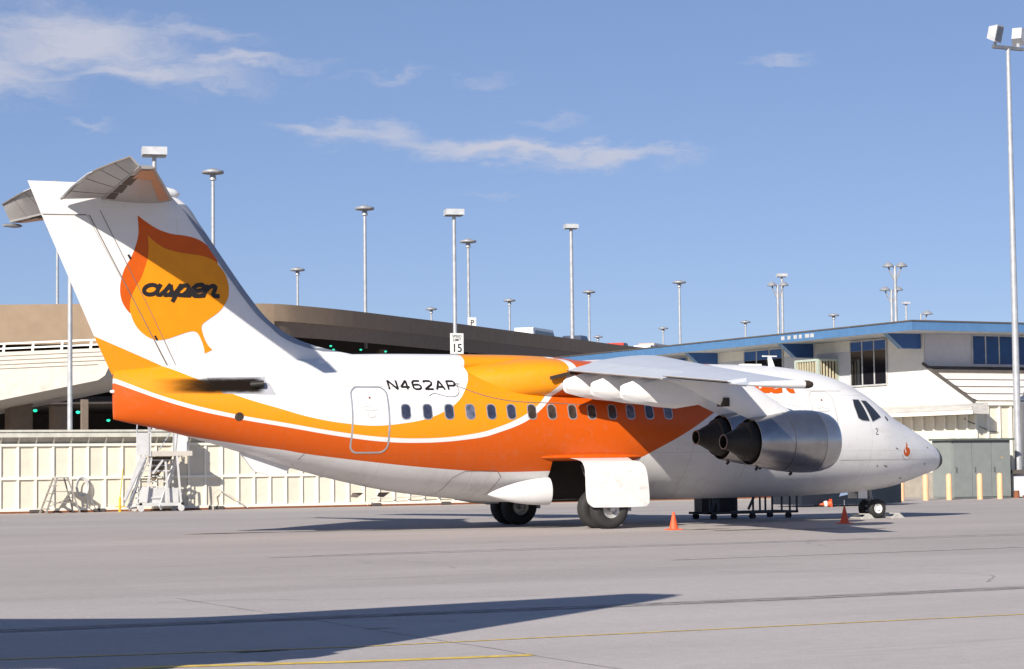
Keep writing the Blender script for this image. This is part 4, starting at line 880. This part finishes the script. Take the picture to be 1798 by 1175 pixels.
# ---- tailplane
tp_le = lambda t: 22.55+2.2*t
tp_hg = lambda t: 24.30+.80*t
def tp_pr(x): return 5*(.2969*math.sqrt(x)-.126*x-.3516*x*x+.2843*x**3-.1030*x**4)
for sg in (-1, 1):
    g = MB(); rr = []
    for i in range(13):
        y = .05+5.4*i/12; t = y/5.5; le, hg = tp_le(t), tp_hg(t); ch = (hg-le)*1.45+.15; z = 7.97-.05*t; ring = []
        q = [le+(hg-le)*(.5*(1-math.cos(math.pi*k/12))) for k in range(13)]
        for s in q[::-1]: ring.append((-s, sg*y, z+ch*.11*tp_pr((s-le)/ch)))
        for s in q[1:]: ring.append((-s, sg*y, z-ch*.11*tp_pr((s-le)/ch)))
        rr.append(ring)
    tpl = g.rings(rr).build('tailplane', 'tailplane_skin', AC, smooth=50)
    # elevator, trailing edge raised
    tez = ([.3, 1.0, 1.6, 2.9, 4.2, 5.5], [7.84, 7.94, 8.06, 8.16, 8.15, 8.12]) if sg < 0 else ([.3, 1.0, 2, 3, 4.2, 5.5], [8.30, 8.38, 8.41, 8.42, 8.40, 8.36])
    g = MB(); rr = []
    for i in range(15):
        y = .24+5.24*i/14; t = y/5.5; hg = tp_hg(t)-.03; te = 25.30-.03*t; z = 7.97-.05*t; L = te-hg; zt = float(np.interp(y, *tez)); h0 = .068*(1-.6*t); th = (1-.3*t)
        rr.append([(-hg, sg*y, z+h0), (-(hg+L*.5), sg*y, z+(zt-z)*.5+.045*th), (-te, sg*y, zt+.016), (-te, sg*y, zt-.016), (-(hg+L*.5), sg*y, z+(zt-z)*.5-.045*th), (-hg, sg*y, z-h0)])
    g.rings(rr).build('elevator', 'tailplane_skin', tpl, smooth=40)
    g = MB(); [g.bar(tuple((Vector(a[3])+Vector(a[2]))/2-Vector((.012, 0, .02))), tuple((Vector(b[3])+Vector(b[2]))/2-Vector((.012, 0, .02))), .03, .03) for a, b in zip(rr[:-1], rr[1:])]; g.build('edge_strip', 'panel_line', tpl)
    for k in (2, 5, 8, 11):
        g = MB(); a = rr[k]; g.bar(tuple(Vector(a[5])-Vector((0, 0, .004))), tuple(Vector(a[4])-Vector((0, 0, .004))), .025, .008); g.bar(tuple(Vector(a[4])-Vector((0, 0, .004))), tuple(Vector(a[3])-Vector((0, 0, .004))), .025, .008); g.build('panel_line', 'panel_line', tpl)
    for ya, yb in ((.45, 1.395), (1.40, 2.8)):
        g = MB(); rr = []
        for y in (ya, yb):
            zt = float(np.interp(y, *tez)); rr.append([(-25.27, sg*y, zt+.014), (-25.42, sg*y, zt-.05), (-25.42, sg*y, zt-.07), (-25.27, sg*y, zt-.014)])
        g.rings(rr).build('tab', 'wing_grey', tpl)
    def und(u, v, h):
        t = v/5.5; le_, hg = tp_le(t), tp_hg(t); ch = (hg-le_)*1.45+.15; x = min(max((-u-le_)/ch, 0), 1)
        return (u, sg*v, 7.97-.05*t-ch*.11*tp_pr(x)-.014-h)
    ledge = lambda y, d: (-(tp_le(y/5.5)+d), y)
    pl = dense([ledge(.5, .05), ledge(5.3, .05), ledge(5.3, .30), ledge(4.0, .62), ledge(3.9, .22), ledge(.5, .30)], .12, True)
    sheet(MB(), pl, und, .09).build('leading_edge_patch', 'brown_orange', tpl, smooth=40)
    for ya, yb in ((.5, 1.5), (1.65, 2.8), (2.95, 4.3)):
        q = dense([(-(tp_hg(ya/5.5)-.03), ya), (-(tp_hg(yb/5.5)-.03), yb), (-(tp_hg(yb/5.5)-.20), yb), (-(tp_hg(ya/5.5)-.24), ya)], .15, True)
        sheet(MB(), q, und, .12).build('hinge_slot', 'soot', tpl)
g = MB(); g.lathe([(-25.32, 0), (-25.25, .04), (-25.0, .06), (-24.85, .04), (-24.78, 0)], (0, 5.35, 7.80), 'x', 12); g.build('balance_weight', 'strut_metal', AC, smooth=True)
# tail light
g = MB(); g.lathe([(-24.09, 0), (-24.08, .025), (-24.04, .04), (-23.98, .04)], (0, 0, 3.40), 'x', 14); g.build('tail_light', 'sign_white', AC, smooth=True)

# ---- details on the starboard skin
for i, x in enumerate((-17.274, -16.719, -16.152, -15.592, -15.024, -14.48, -13.914, -13.357, -12.779, -12.227, -11.637, -11.107, -10.555, -9.999)):
    for sgn in (-1, 1):
        f = lambda u, v, h, s=sgn: FUS(u, v, .004+h, s)
        g = MB(); sheet(g, rrect(x-.128, x+.128, 2.895-.195, 2.895+.195, .10), f, .12); w = g.build('window', 'silver_trim', AC, smooth=40)
        g = MB(); sheet(g, rrect(x-.105, x+.105, 2.895-.17, 2.895+.17, .09), lambda u, v, h, s=sgn: FUS(u, v, .009+h, s), .12); g.build('pane', ('cabin_glass', 'cabin_glass', 'cabin_glass', 'pane_light', 'cabin_glass', 'cabin_glass', 'pane_brown', 'pane_brown', 'pane_brown', 'pane_brown', 'pane_brown', 'pane_light', 'cabin_glass', 'pane_light')[i], w, smooth=40)
def door(x0, x1, z0, z1, r, trim, w):
    o = dense(rrect(x0, x1, z0, z1, r), .15, True)
    g = MB(); sheet(g, o, on(.004), .16); d = g.build('door', 'livery', AC, smooth=40)
    g = MB(); stroke(g, o, w, on(.008), closed=True); g.build('door_frame', trim, d)
    xc = (x0+x1)/2; zc = z0+(z1-z0)*.67
    g = MB(); stroke(g, [(xc-.2, zc+.03), (xc-.15, zc-.03), (xc-.05, zc-.05), (xc+.05, zc-.05), (xc+.17, zc-.02)], .014, on(.010)); stroke(g, [(xc-.2, zc+.035), (xc, zc+.06), (xc+.17, zc+.01)], .010, on(.010)); stroke(g, arc(xc+.02, zc-.13, .1, .09, 160, 380, 10), .014, on(.010)); g.build('handle', 'light_line', d)
    g = MB(); stroke(g, [(xc-.025, zc+.26), (xc+.025, zc+.26)], .05, on(.010)); g.build('peephole', 'rust', d)
door(-18.60, -17.70, 1.925, 3.49, .2, 'silver_trim', .042)
door(-5.52, -4.76, 1.95, 3.45, .2, 'light_line', .018)
# registration letters
def reg(f, x0, z0, pitch, hgt, wid, w, m, parent, glyphs):
    g = MB(); k = 0
    for i, ch in enumerate(glyphs):
        for st in ch:
            stroke(g, [(x0+i*pitch+a*wid, z0+b*hgt) for a, b in dense(st, .2)], w, f, h=.0005*(k % 4)); k += 1
    return g.build('registration', m, parent, fix=False)
GL = [[[(0, 0), (0, 1)], [(0, 1), (1, 0)], [(1, 0), (1, 1)]], [[(.75, 0), (.75, 1)], [(.75, 1), (0, .28)], [(0, .28), (1.05, .28)]],
      [[(1, .95), (.3, .95), (.06, .75), (.06, .2), (.3, .04), (.75, .04), (1, .2), (1, .38), (.75, .54), (.1, .52)]], [[(0, .78), (.15, .95), (.8, .95), (1, .78), (.9, .55), (.05, .06)], [(.0, .05), (1.05, .05)]],
      [[(0, 0), (.5, 1)], [(.5, 1), (1, 0)], [(.2, .3), (.8, .3)]], [[(.05, 0), (.05, 1)], [(.05, .95), (.8, .95), (1, .8), (1, .6), (.8, .45), (.05, .45)]]]
reg(on(.005), -17.60, 3.435, .308, .225, .215, .050, 'black_paint', fus, GL)
g = MB(); stroke(g, smooth_poly([(-15.86, 3.58), (-15.80, 3.50), (-15.80, 3.38), (-15.90, 3.28), (-16.10, 3.26), (-16.32, 3.31), (-16.48, 3.34), (-16.58, 3.29)], 5)[:36], .012, on(.006)); g.build('cable', 'black_paint', fus)
# orange titles on the forward fuselage and the small nose emblem
word(fus, 'orange_paint', on(.006), -8.05, -5.86, 3.41, .36, w=.33)
def leaf_small(x, z, s, m, h, dx=0):
    P = [(0, .9), (.22, .45), (.5, .1), (.48, -.3), (.2, -.55), (-.2, -.55), (-.5, -.3), (-.5, .1), (-.25, .25), (-.1, .5)]
    sheet(MB(), smooth_poly([(x+a*s+dx, z+b*s) for a, b in P], 4, (0,)), on(h), .06).build('nose_emblem', m, fus)
leaf_small(-2.12, 1.86, .27, 'orange_paint', .005)
g = MB(); stroke(g, [(-2.22, 1.92), (-2.16, 1.80)], .035, on(.008)); stroke(g, [(-2.10, 1.98), (-2.02, 1.93)], .03, on(.008)); g.build('emblem_detail', 'sign_white', fus)
g = MB()
for i in range(9):
    a = 200+i*17.5; stroke(g, [(-2.12+.22*math.cos(R(a)), 1.82+.21*math.sin(R(a))), (-2.12+.22*math.cos(R(a+9)), 1.82+.21*math.sin(R(a+9)))], .03, on(.006))
g.build('emblem_text', 'light_line', fus)
g = MB(); stroke(g, [(-3.42, 2.43), (-3.37, 2.46), (-3.33, 2.43), (-3.36, 2.38), (-3.42, 2.30), (-3.32, 2.30)], .018, on(.006)); g.build('number_two', 'black_paint', fus)
# cockpit glazing
CW = [[(-4.003, 3.234), (-3.748, 3.228), (-3.63, 2.68), (-3.88, 2.673), (-4.0, 2.739), (-4.05, 3.043)], [(-3.66, 3.215), (-3.443, 3.205), (-3.258, 2.993), (-3.075, 2.76), (-3.52, 2.64)]]
CW = [[(-4.0, 3.235), (-3.76, 3.232), (-3.60, 2.66), (-3.87, 2.675), (-4.01, 2.74), (-4.05, 3.05)], [(-3.665, 3.215), (-3.443, 3.205), (-3.25, 2.98), (-3.085, 2.77), (-3.49, 2.645)]]
for sgn in (-1, 1):
    for P in CW:
        xc = np.mean([q[0] for q in P]); zc = np.mean([q[1] for q in P]); big = [(xc+(a-xc)*1.09, zc+(b-zc)*1.07) for a, b in P]
        w = sheet(MB(), dense(big, .1, True), lambda u, v, h, s=sgn: FUS(u, v, .004, s), .1).build('cockpit_window', 'frame_grey', AC, smooth=50)
        sheet(MB(), dense(P, .1, True), lambda u, v, h, s=sgn: FUS(u, v, .010, s), .1).build('pane', 'cockpit_glass', w, smooth=50)
g = MB(); stroke(g, [(-2.86, 2.78), (-2.78, 2.68)], .07, on(.008)); g.build('wiper_vent', 'black_paint', fus)
for a, b, l in ((-2.62, 1.93, .1), (-2.98, 1.46, .14), (-3.25, 1.47, .05), (-1.05, 1.95, .07), (-1.2, 1.5, .06), (-2.1, 1.12, .08)):
    g = MB(); stroke(g, [(a, b), (a+l, b-.03)], .028, on(.006)); g.build('sensor', 'panel_line', fus)
# auxiliary exhaust panel with soot
EXH = [(-22.45, 3.715), (-20.578, 3.749), (-20.376, 3.296), (-22.1, 3.35)]
sheet(MB(), dense([(-21.95, 3.72), (-20.578, 3.749), (-20.376, 3.296), (-21.6, 3.34)], .2, True), on(.004), .2).build('exhaust_panel', 'grey_panel', fus, smooth=40)
sheet(MB(), dense([(-23.4, 3.70), (-20.6, 3.745), (-20.42, 3.30), (-23.4, 3.30)], .15, True), on(.009), .15).build('soot_stain', 'soot_stain', fus, smooth=40)
g = MB(); g.tube(FUS(-20.95, 3.54, .0), FUS(-20.66, 3.53, .09), .085, .085, 16); g.build('exhaust_pipe', 'burnt_metal', fus, smooth=True)
sheet(MB(), [( -21.235+.10*math.cos(R(a)), 2.80+.10*math.sin(R(a))) for a in range(0, 360, 20)], on(.010), .1).build('vent', 'soot', fus)
sheet(MB(), dense(rrect(-20.7, -20.4, 3.0, 3.3, .02), .1, True), lambda u, v, h: FUS(u, 2.2, -.5), .3) if False else None
# panel lines
g = MB()
for pts in ([(-16.0, .90), (-15.85, 1.30), (-15.6, 1.45), (-14.75, 1.45), (-14.6, 1.3), (-14.75, .85)], [(-19.6, 1.92), (-19.72, 1.66)], [(-21.3, 2.24), (-21.32, 2.1)]):
    stroke(g, dense(pts, .1), .013, on(.005))
g.build('panel_line', 'panel_line', fus)
g = MB()
for pts in ([(-18.9, 3.51), (-17.3, 3.51)], [(-5.6, 3.47), (-4.3, 3.47)], [(-9.4, 1.0), (-9.25, 2.1)], [(-7.6, 1.0), (-7.55, 2.0)], [(-4.6, 1.62), (-.5, 1.62)], [(-7.4, 3.2), (-6.6, 3.18), (-5.9, 3.02), (-5.4, 2.8)]):
    stroke(g, dense(pts, .15), .010, on(.005))
g.build('panel_line', 'light_line', fus)
# belly strake, antennas, beacon
g = MB(); g.prism([(-20.9, 1.95), (-20.55, 1.50), (-20.2, 1.42), (-19.7, 1.52), (-19.5, 1.7)], lambda u, v, t: (u, t, v), -.05, .05); g.build('ventral_strake', 'white_paint', AC)
g = MB(); g.prism([(-5.75, 4.12), (-5.55, 4.12), (-5.68, 4.44), (-5.78, 4.44)], lambda u, v, t: (u, t, v), -.02, .02); g.box(-5.95, -5.5, -.025, .025, 4.44, 4.47); g.build('antenna', 'sign_white', AC)
MB().box(-6.65, -6.05, -.1, .1, 4.17, 4.235).build('antenna', 'sign_white', AC)
g = MB(); g.lathe([(0, .07), (.1, .06), (.14, .03), (.15, 0)], (-9.3, 0, 4.22), 'z', 14); g.build('beacon', 'red_glass', AC, smooth=True)
for s_ in (18.0, 17.3):
    g = MB(); g.prism([(-s_, .95), (-s_+.3, .95), (-s_+.12, .83), (-s_-.05, .85)], lambda u, v, t: (u, t, v), -.012, .012); g.build('antenna', 'panel_line', AC)
#@@GSE
# ------------------------------------------------------------------ ground equipment
def cone(x, y, label, lying=False, k=1.0):
    t = thing('traffic_cone', (x, y, 0), label, 'traffic cone', 'traffic cones round the aircraft'); t['_o'] = (0, 0, 0)
    g = MB(); g.box(-.16*k, .16*k, -.16*k, .16*k, 0, .025); g.build('base', 'cone_orange', t)
    g = MB(); g.lathe([(.02, .115*k), (.40*k, .028*k), (.43*k, .024*k), (.435*k, 0)], (0, 0, 0), 'z', 20); g.build('cone', 'cone_orange', t, smooth=40)
    if lying: t.rotation_euler = (0, R(-95), R(-20)); t.location.z = .13*k
    return t
cone(-11.7, -4.72, 'orange traffic cone right of the main wheels')
c2 = cone(-5.95, -3.62, 'orange traffic cone left of the nose wheel', k=1.02)
g = MB(); g.tube((0, 0, .42), (0, 0, .60), .008, .006, 6); g.build('marker_rod', 'galvanised', c2)
c3 = cone(5.35, 12.9, 'fallen orange cone with white band lying before the dark blue trailer', True, .95)
g = MB(); g.lathe([(.16, .112), (.26, .088)], (0, 0, 0), 'z', 20); g.build('reflective_band', 'sign_white', c3, smooth=True)
for x, d in ((-2.95, 'behind the nose wheels'), (-1.92, 'in front of the nose wheels')):
    t = thing('wheel_chock', (x, -.22, 0), 'pale metal wheel chock ' + d, 'chock', 'chocks at the nose wheels'); t['_o'] = (0, 0, 0)
    for yy in (-.32, .28):
        g = MB(); g.prism([(-.22, 0), (.22, 0), (.10, .12), (-.06, .12)], lambda u, v, q, s=(1 if x < -2.4 else -1): (s*u, q, v), yy, yy+.05); g.build('side_plate', 'chock', t)
    g = MB(); g.bar((-.18, -.3, .03), (-.18, .3, .03), .04, .03); g.bar((.05, -.3, .13), (.05, .3, .13), .04, .03); g.bar((.16, -.3, .03), (.16, .3, .03), .04, .03); g.build('crossbar', 'chock', t)

# passenger stairs by the wall
st = thing('boarding_stairs', (-14.2, 27.5, 0), 'white wheeled boarding stairs standing against the cream wall under the tail', 'boarding stairs')
sx0, sx1, sy0, sy1 = -15.45, -13.15, 26.7, 28.4
g = MB(); g.box(-15.0, -13.3, sy0, sy0+.09, .20, .32); g.box(-15.0, -13.3, sy1-.09, sy1, .20, .32); g.box(-15.0, -14.9, sy0, sy1, .2, .32); g.box(-13.4, -13.3, sy0, sy1, .2, .32); g.build('chassis', 'stair_white', st)
for x in (-14.95, -13.4):
    for y in (sy0-.02, sy1+.02):
        g = MB(); g.lathe([(-.05, 0), (-.05, .12), (.05, .12), (.05, 0)], (x, y, .12), 'y', 16); g.build('wheel', 'stair_white', st)
nst = 9
for i in range(nst):
    z = .28+i*.2; x = -15.25+i*.085; y = 26.80+i*.12
    MB().box(x, x+1.12, y, y+.22, z, z+.05).build('step', 'stair_white', st)
for dx in (-.06, 1.15):
    g = MB(); g.bar((-15.36+dx, 26.72, .12), (-14.52+dx, 27.9, 2.06), .05, .22); g.build('stringer', 'stair_white', st)
g = MB(); g.bar((-15.62, 26.66, .25), (-14.75, 26.66, 2.02), .03, .05); g.bar((-15.50, 26.64, .18), (-14.62, 26.64, 2.0), .03, .04); g.build('handrail', 'galvanised', st)
MB().box(-14.55, -12.95, 26.75, 28.3, 2.06, 2.24).build('platform', 'concrete_light', st)
g = MB(); g.prism([(-15.35, .35), (-15.2, .35), (-14.5, 2.05), (-14.5, 3.25), (-14.62, 3.3), (-15.0, 3.3), (-15.05, 2.1)], lambda u, v, t: (u, t, v), 26.66, 26.72); 
g = MB(); g.box(-15.12, -14.62, 26.70, 26.76, 2.08, 2.92); g.box(-14.64, -14.55, 26.70, 26.9, 2.05, 2.95); g.build('side_panel', 'stair_white', st)
g = MB(); g.path([(-15.1, 26.73, 2.9), (-15.08, 26.73, 3.27), (-14.68, 26.73, 3.27), (-14.62, 26.73, 2.9)], .028); g.path([(-14.6, 26.73, 2.9), (-14.58, 26.73, 3.2)], .03); g.build('handrail', 'galvanised', st)
g = MB(); g.prism([(-15.62, .45), (-15.50, .45), (-14.72, 2.05), (-15.0, 2.05)], lambda u, v, t: (u, t, v), 26.68, 26.71); g.build('side_sheet', 'stair_white', st)
g = MB(); g.box(-13.42, -12.97, 28.2, 28.26, 2.24, 2.98); g.box(-13.03, -12.97, 27.6, 28.2, 2.24, 2.98); g.build('side_panel', 'stair_white', st)
g = MB(); g.path([(-13.45, 28.2, 2.2), (-13.45, 28.2, 3.1), (-14.0, 28.2, 2.3)], .025); g.path([(-13.6, 26.8, 2.2), (-13.52, 26.8, 2.95)], .03); g.build('handrail', 'galvanised', st)
for a, b in (((-14.75, 26.72, .32), (-14.55, 26.72, 2.0)), ((-13.9, 26.72, .32), (-14.0, 26.72, 1.85)), ((-14.5, 26.72, 1.4), (-14.1, 26.72, 1.9)), ((-13.4, 26.72, .32), (-13.55, 26.72, 2.05)), ((-13.4, 28.3, .32), (-13.55, 28.3, 2.05))):
    g = MB(); g.bar(a, b, .07, .07); g.build('brace', 'stair_white', st)
g = MB(); g.box(-14.95, -13.45, 27.0, 27.9, .32, .86); g.box(-14.97, -14.55, 26.9, 27.0, .34, .92); g.build('tank', 'stair_white', st)
g = MB(); g.prism([(-14.3, 1.0), (-13.5, 2.05), (-14.45, 2.05)], lambda u, v, t: (u, t, v), 28.05, 28.1); g.build('platform_shade', 'concrete_dark', st)  # dark triangle stands in for the shadow beneath the platform
g = MB(); g.tube((-15.72, 26.9, 0), (-15.72, 26.9, .55), .055, .05, 10); g.tube((-15.72, 26.9, .5), (-15.6, 26.9, 1.6), .02, .02, 6); g.bar((-15.9, 26.9, .2), (-15.5, 26.9, .2), .04, .04); g.build('jack', 'yellow_post', st)
g = MB(); g.bar((-15.55, 26.8, .16), (-14.9, 26.8, .24), .06, .05); g.bar((-15.55, 28.2, .16), (-14.9, 28.2, .24), .06, .05); g.build('drawbar', 'stair_white', st)
st.location += Vector((.5, 1.6, 0)); st.scale.y = .5
# coiled hose on the wall
hs = thing('hose_reel', (-16.3, 29.85, 0), 'pale coiled hose hanging on the cream wall left of the stairs', 'hose')
g = MB()
for k in range(3): g.path([(-16.35+(.16+.04*k)*math.cos(R(a)), 29.87-.02*k, .95+(.30+.03*k)*math.sin(R(a))) for a in range(0, 361, 20)], .018, 6)
g.path([(-16.2, 29.85, .7), (-16.0, 29.8, .45), (-15.85, 29.75, .1)], .018, 6); g.build('hose', 'stair_white', hs)
# step ladder
la = thing('step_ladder', (-17.7, 28.2, 0), 'folding metal step ladder standing left of the boarding stairs', 'ladder')
for y0, y1 in ((27.75, 27.95), (28.65, 28.45)):
    g = MB(); g.bar((-18.3, y0, 0), (-17.85, y1, 1.28), .06, .07); g.build('rail', 'ladder_metal', la); g = MB(); g.bar((-17.05, y0, 0), (-17.45, y1, 1.28), .05, .05); g.build('leg', 'ladder_metal', la)
for i in range(4):
    t = (i+.6)/4.6; x = -18.3+.45*t; MB().box(x-.06, x+.10, 27.8+.1*t, 28.6-.1*t, 1.28*t-.02, 1.28*t+.02).build('step', 'ladder_metal', la)
MB().box(-17.9, -17.4, 27.93, 28.47, 1.27, 1.31).build('top_step', 'ladder_metal', la)
for t in (.3, .62):
    g = MB(); g.bar((-18.3+.45*t, 27.76+.2*t, 1.28*t), (-17.05-.4*t, 27.76+.2*t, 1.28*t), .03, .03); g.bar((-17.05-.4*t, 27.76+.2*t, 1.28*t), (-17.05-.4*t, 28.64-.2*t, 1.28*t), .03, .03); g.build('brace', 'ladder_metal', la)
g = MB(); g.bar((-18.2, 27.77, .25), (-17.25, 27.85, .62), .025, .03); g.build('brace', 'ladder_metal', la)
la.location += Vector((.3, .95, 0))
# bent handrail pipe leaning on the wall
hp = MB(); hp.path([(-11.3, 29.7, 0), (-11.25, 29.85, .62), (-11.05, 29.85, .78), (-10.3, 29.75, .35), (-9.9, 29.7, .05)], .022, 6)
tag(hp.build('bent_pipe', 'concrete_light', smooth=True), 'thin bent pipe leaning against the cream wall right of the stairs', 'pipe')
hb = MB(); hb.path([(-4.9, 29.75, .05), (-4.75, 29.85, .3), (-2.0, 29.85, .38), (0.5, 29.85, .28)], .02, 6)
tag(hb.build('wall_hose', 'concrete_light', smooth=True), 'thin hose running low along the cream wall behind the belly', 'hose')

# maintenance stand under the belly
ms = thing('maintenance_stand', (-3.3, 5.2, 0), 'dark blue wheeled maintenance stand with railing behind the forward belly', 'stand')
g = MB(); g.box(-4.9, -1.65, 4.7, 4.78, .17, .24); g.box(-4.9, -1.65, 5.7, 5.78, .17, .24); g.box(-4.9, -4.82, 4.7, 5.78, .17, .24); g.box(-1.73, -1.65, 4.7, 5.78, .17, .24); g.box(-4.9, -3.4, 4.78, 5.7, .19, .23); g.build('frame', 'cart_blue', ms)
for x in (-4.85, -4.55, -3.9, -3.3, -3.05, -2.85, -2.6, -2.25, -1.95, -1.69):
    g = MB(); g.bar((x, 4.72, .24), (x, 4.72, 1.15), .045, .045); g.build('rail_post', 'cart_blue', ms)
g = MB(); g.bar((-4.9, 4.72, 1.15), (-1.65, 4.72, 1.15), .05, .05); g.bar((-4.9, 5.74, 1.15), (-1.65, 5.74, 1.15), .05, .05); g.build('handrail', 'cart_blue', ms)
for a, b in (((-4.85, 4.68, .25), (-4.35, 4.68, 1.1)), ((-3.5, 4.68, .3), (-3.05, 4.68, 1.1)), ((-4.6, 4.9, .3), (-4.6, 4.9, 1.1)), ((-4.2, 5.2, .3), (-4.2, 5.2, 1.1)), ((-3.8, 5.5, .3), (-3.8, 5.5, 1.1))):
    g = MB(); g.bar(a, b, .05, .06); g.build('brace', 'cart_blue', ms)
MB().box(-4.75, -3.5, 5.3, 5.7, .24, 1.1).build('tool_box', 'tank_blue', ms)
for x in (-4.7, -3.3, -1.98):
    for y in (4.76, 5.7):
        g = MB(); g.lathe([(-.04, 0), (-.04, .1), (.04, .1), (.04, 0)], (x, y, .1), 'y', 16); g.bar((x, y, .1), (x, y, .2), .06, .06); g.build('wheel', 'tyre', ms)
ms.location += Vector((-1.55, -2.45, -.02)); ms.scale = (.92, 1, .95)
# dark trailer beyond the nose gear
tr = thing('service_trailer', (6.0, 13.8, 0), 'dark blue box trailer seen under the nose beyond the wheels', 'trailer')
MB().box(4.35, 8.6, 13.2, 15.0, .08, 1.25).build('body', 'tank_blue', tr)
g = MB(); g.add([(5.9, 13.19, .35), (6.5, 13.19, .45), (6.75, 13.19, .95), (6.2, 13.19, .85)], [(0, 1, 2, 3)]); g.build('patch', 'patch_blue', tr)
MB().box(4.3, 8.65, 13.15, 15.05, 1.25, 1.32).build('lid', 'cart_blue', tr)
for x in (5.1, 7.8):
    g = MB(); g.lathe([(-.06, 0), (-.06, .2), (.06, .2), (.06, 0)], (x, 13.3, .2), 'y', 16); g.build('wheel', 'tyre', tr)
jb = MB(); jb.prism([(0, 0), (1.6, 0), (1.6, .22), (1.35, .32), (.2, .32), (0, .22)], lambda u, v, t: (11.4+u, t, v), 20.4, 20.9)
tag(jb.build('concrete_block', 'concrete_light', base=(12.2, 20.6, 0)), 'low pale concrete block behind the nose wheels', 'block')

# ------------------------------------------------------------------ neighbouring propliner left of the frame: its tail throws the long foreground shadow
na = thing('propeller_airliner', (-43, -28, 0), 'white twin-propeller airliner parked out of view, its tail shadow falls across the apron', 'airliner')
TX, TY = -35.95, -34.92
def NP(l, w, z): return (TX-.70711*l+.70711*w, TY+.70711*l+.70711*w, z)
tab = [(-.15, 2.9, .06, .12), (.5, 2.85, .3, .5), (1.5, 2.95, .55, .85), (3, 3.1, .85, 1.2), (5, 3.2, 1.15, 1.48), (8, 3.2, 1.4, 1.55), (13, 3.1, 1.42, 1.55), (16, 3.0, 1.3, 1.4), (18, 2.85, .9, .95), (19.2, 2.7, .3, .35), (19.4, 2.65, .02, .02)]
g = MB(); rr = []
for q in stations(tab, 36): rr.append([NP(q[0], q[2]*math.sin(2*math.pi*i/32), q[1]+q[3]*math.cos(2*math.pi*i/32)) for i in range(32)])
g.rings(rr).build('fuselage', 'white_paint', na, smooth=50)
fo = smooth_poly([(0.0, 2.6), (-.03, 4.0), (-.04, 6.5), (0.0, 7.48), (.3, 7.62), (.74, 7.62), (1.14, 7.22), (2.55, 5.98), (3.6, 5.12), (4.6, 4.88), (6.0, 4.74), (6.0, 4.2), (3, 3.0)], 4, (0, 12, 11, 10))
g = MB(); g.prism(fo, lambda u, v, t: NP(u, t, v), -.12, .12); g.build('fin', 'white_paint', na)
for s in (-1, 1):
    g = MB(); g.rings([[NP(9.6+.3*k*.0+a, s*w, 2.15+.06*w+b) for a, b in ((0, 0), (.5*c, .11*c), (c, .02), (.5*c, -.08*c))] for k, (w, c) in enumerate(((1.0, 3.4), (6, 2.7), (9.6, 1.8)))]).build('wing', 'white_paint', na, smooth=40)
    g = MB(); g.rings([[NP(.75+a, s*w, 3.35+b) for a, b in ((0, 0), (.5*c, .07*c), (c, .01), (.5*c, -.07*c))] for w, c in ((.2, 1.9), (2.3, 1.2))]).build('tailplane', 'white_paint', na, smooth=40)
    g = MB(); rr = []
    for a, r in ((9.2, .1), (10, .4), (12, .6), (13.6, .55), (14.1, .3), (14.4, .05)): rr.append([NP(a, s*4.2+r*math.sin(2*math.pi*i/20), 2.45+r*math.cos(2*math.pi*i/20)) for i in range(20)])
    en = g.rings(rr).build('engine', 'bare_metal', na, smooth=50)
    for k in range(4):
        an = R(20+90*k); g = MB(); g.bar(NP(14.2, s*4.2, 2.45), NP(14.2, s*4.2+1.7*math.sin(an), 2.45+1.7*math.cos(an)), .22, .06); g.build('propeller_blade', 'tar_roof', en)
    g = MB(); g.tube(NP(11.5, s*4.2, .45), NP(11.5, s*4.2, 2.2), .09, .09); lg = g.build('main_gear', 'strut_metal', na)
    for dw in (-.22, .22):
        g = MB(); rr = [[NP(11.5+.45*math.sin(2*math.pi*i/20), s*4.2+dw+o, .45+.45*math.cos(2*math.pi*i/20)) for i in range(20)] for o in (-.12, .12)]; g.rings(rr); g.build('wheel', 'tyre', lg)
g = MB(); g.tube(NP(17.2, 0, .33), NP(17.2, 0, 2.2), .07, .07); lg = g.build('nose_gear', 'strut_metal', na)
g = MB(); rr = [[NP(17.2+.33*math.sin(2*math.pi*i/20), o, .33+.33*math.cos(2*math.pi*i/20)) for i in range(20)] for o in (-.15, .15)]; g.rings(rr); g.build('wheel', 'tyre', lg)
for o in list(bpy.data.objects):
    if '_o' in o: del o['_o']
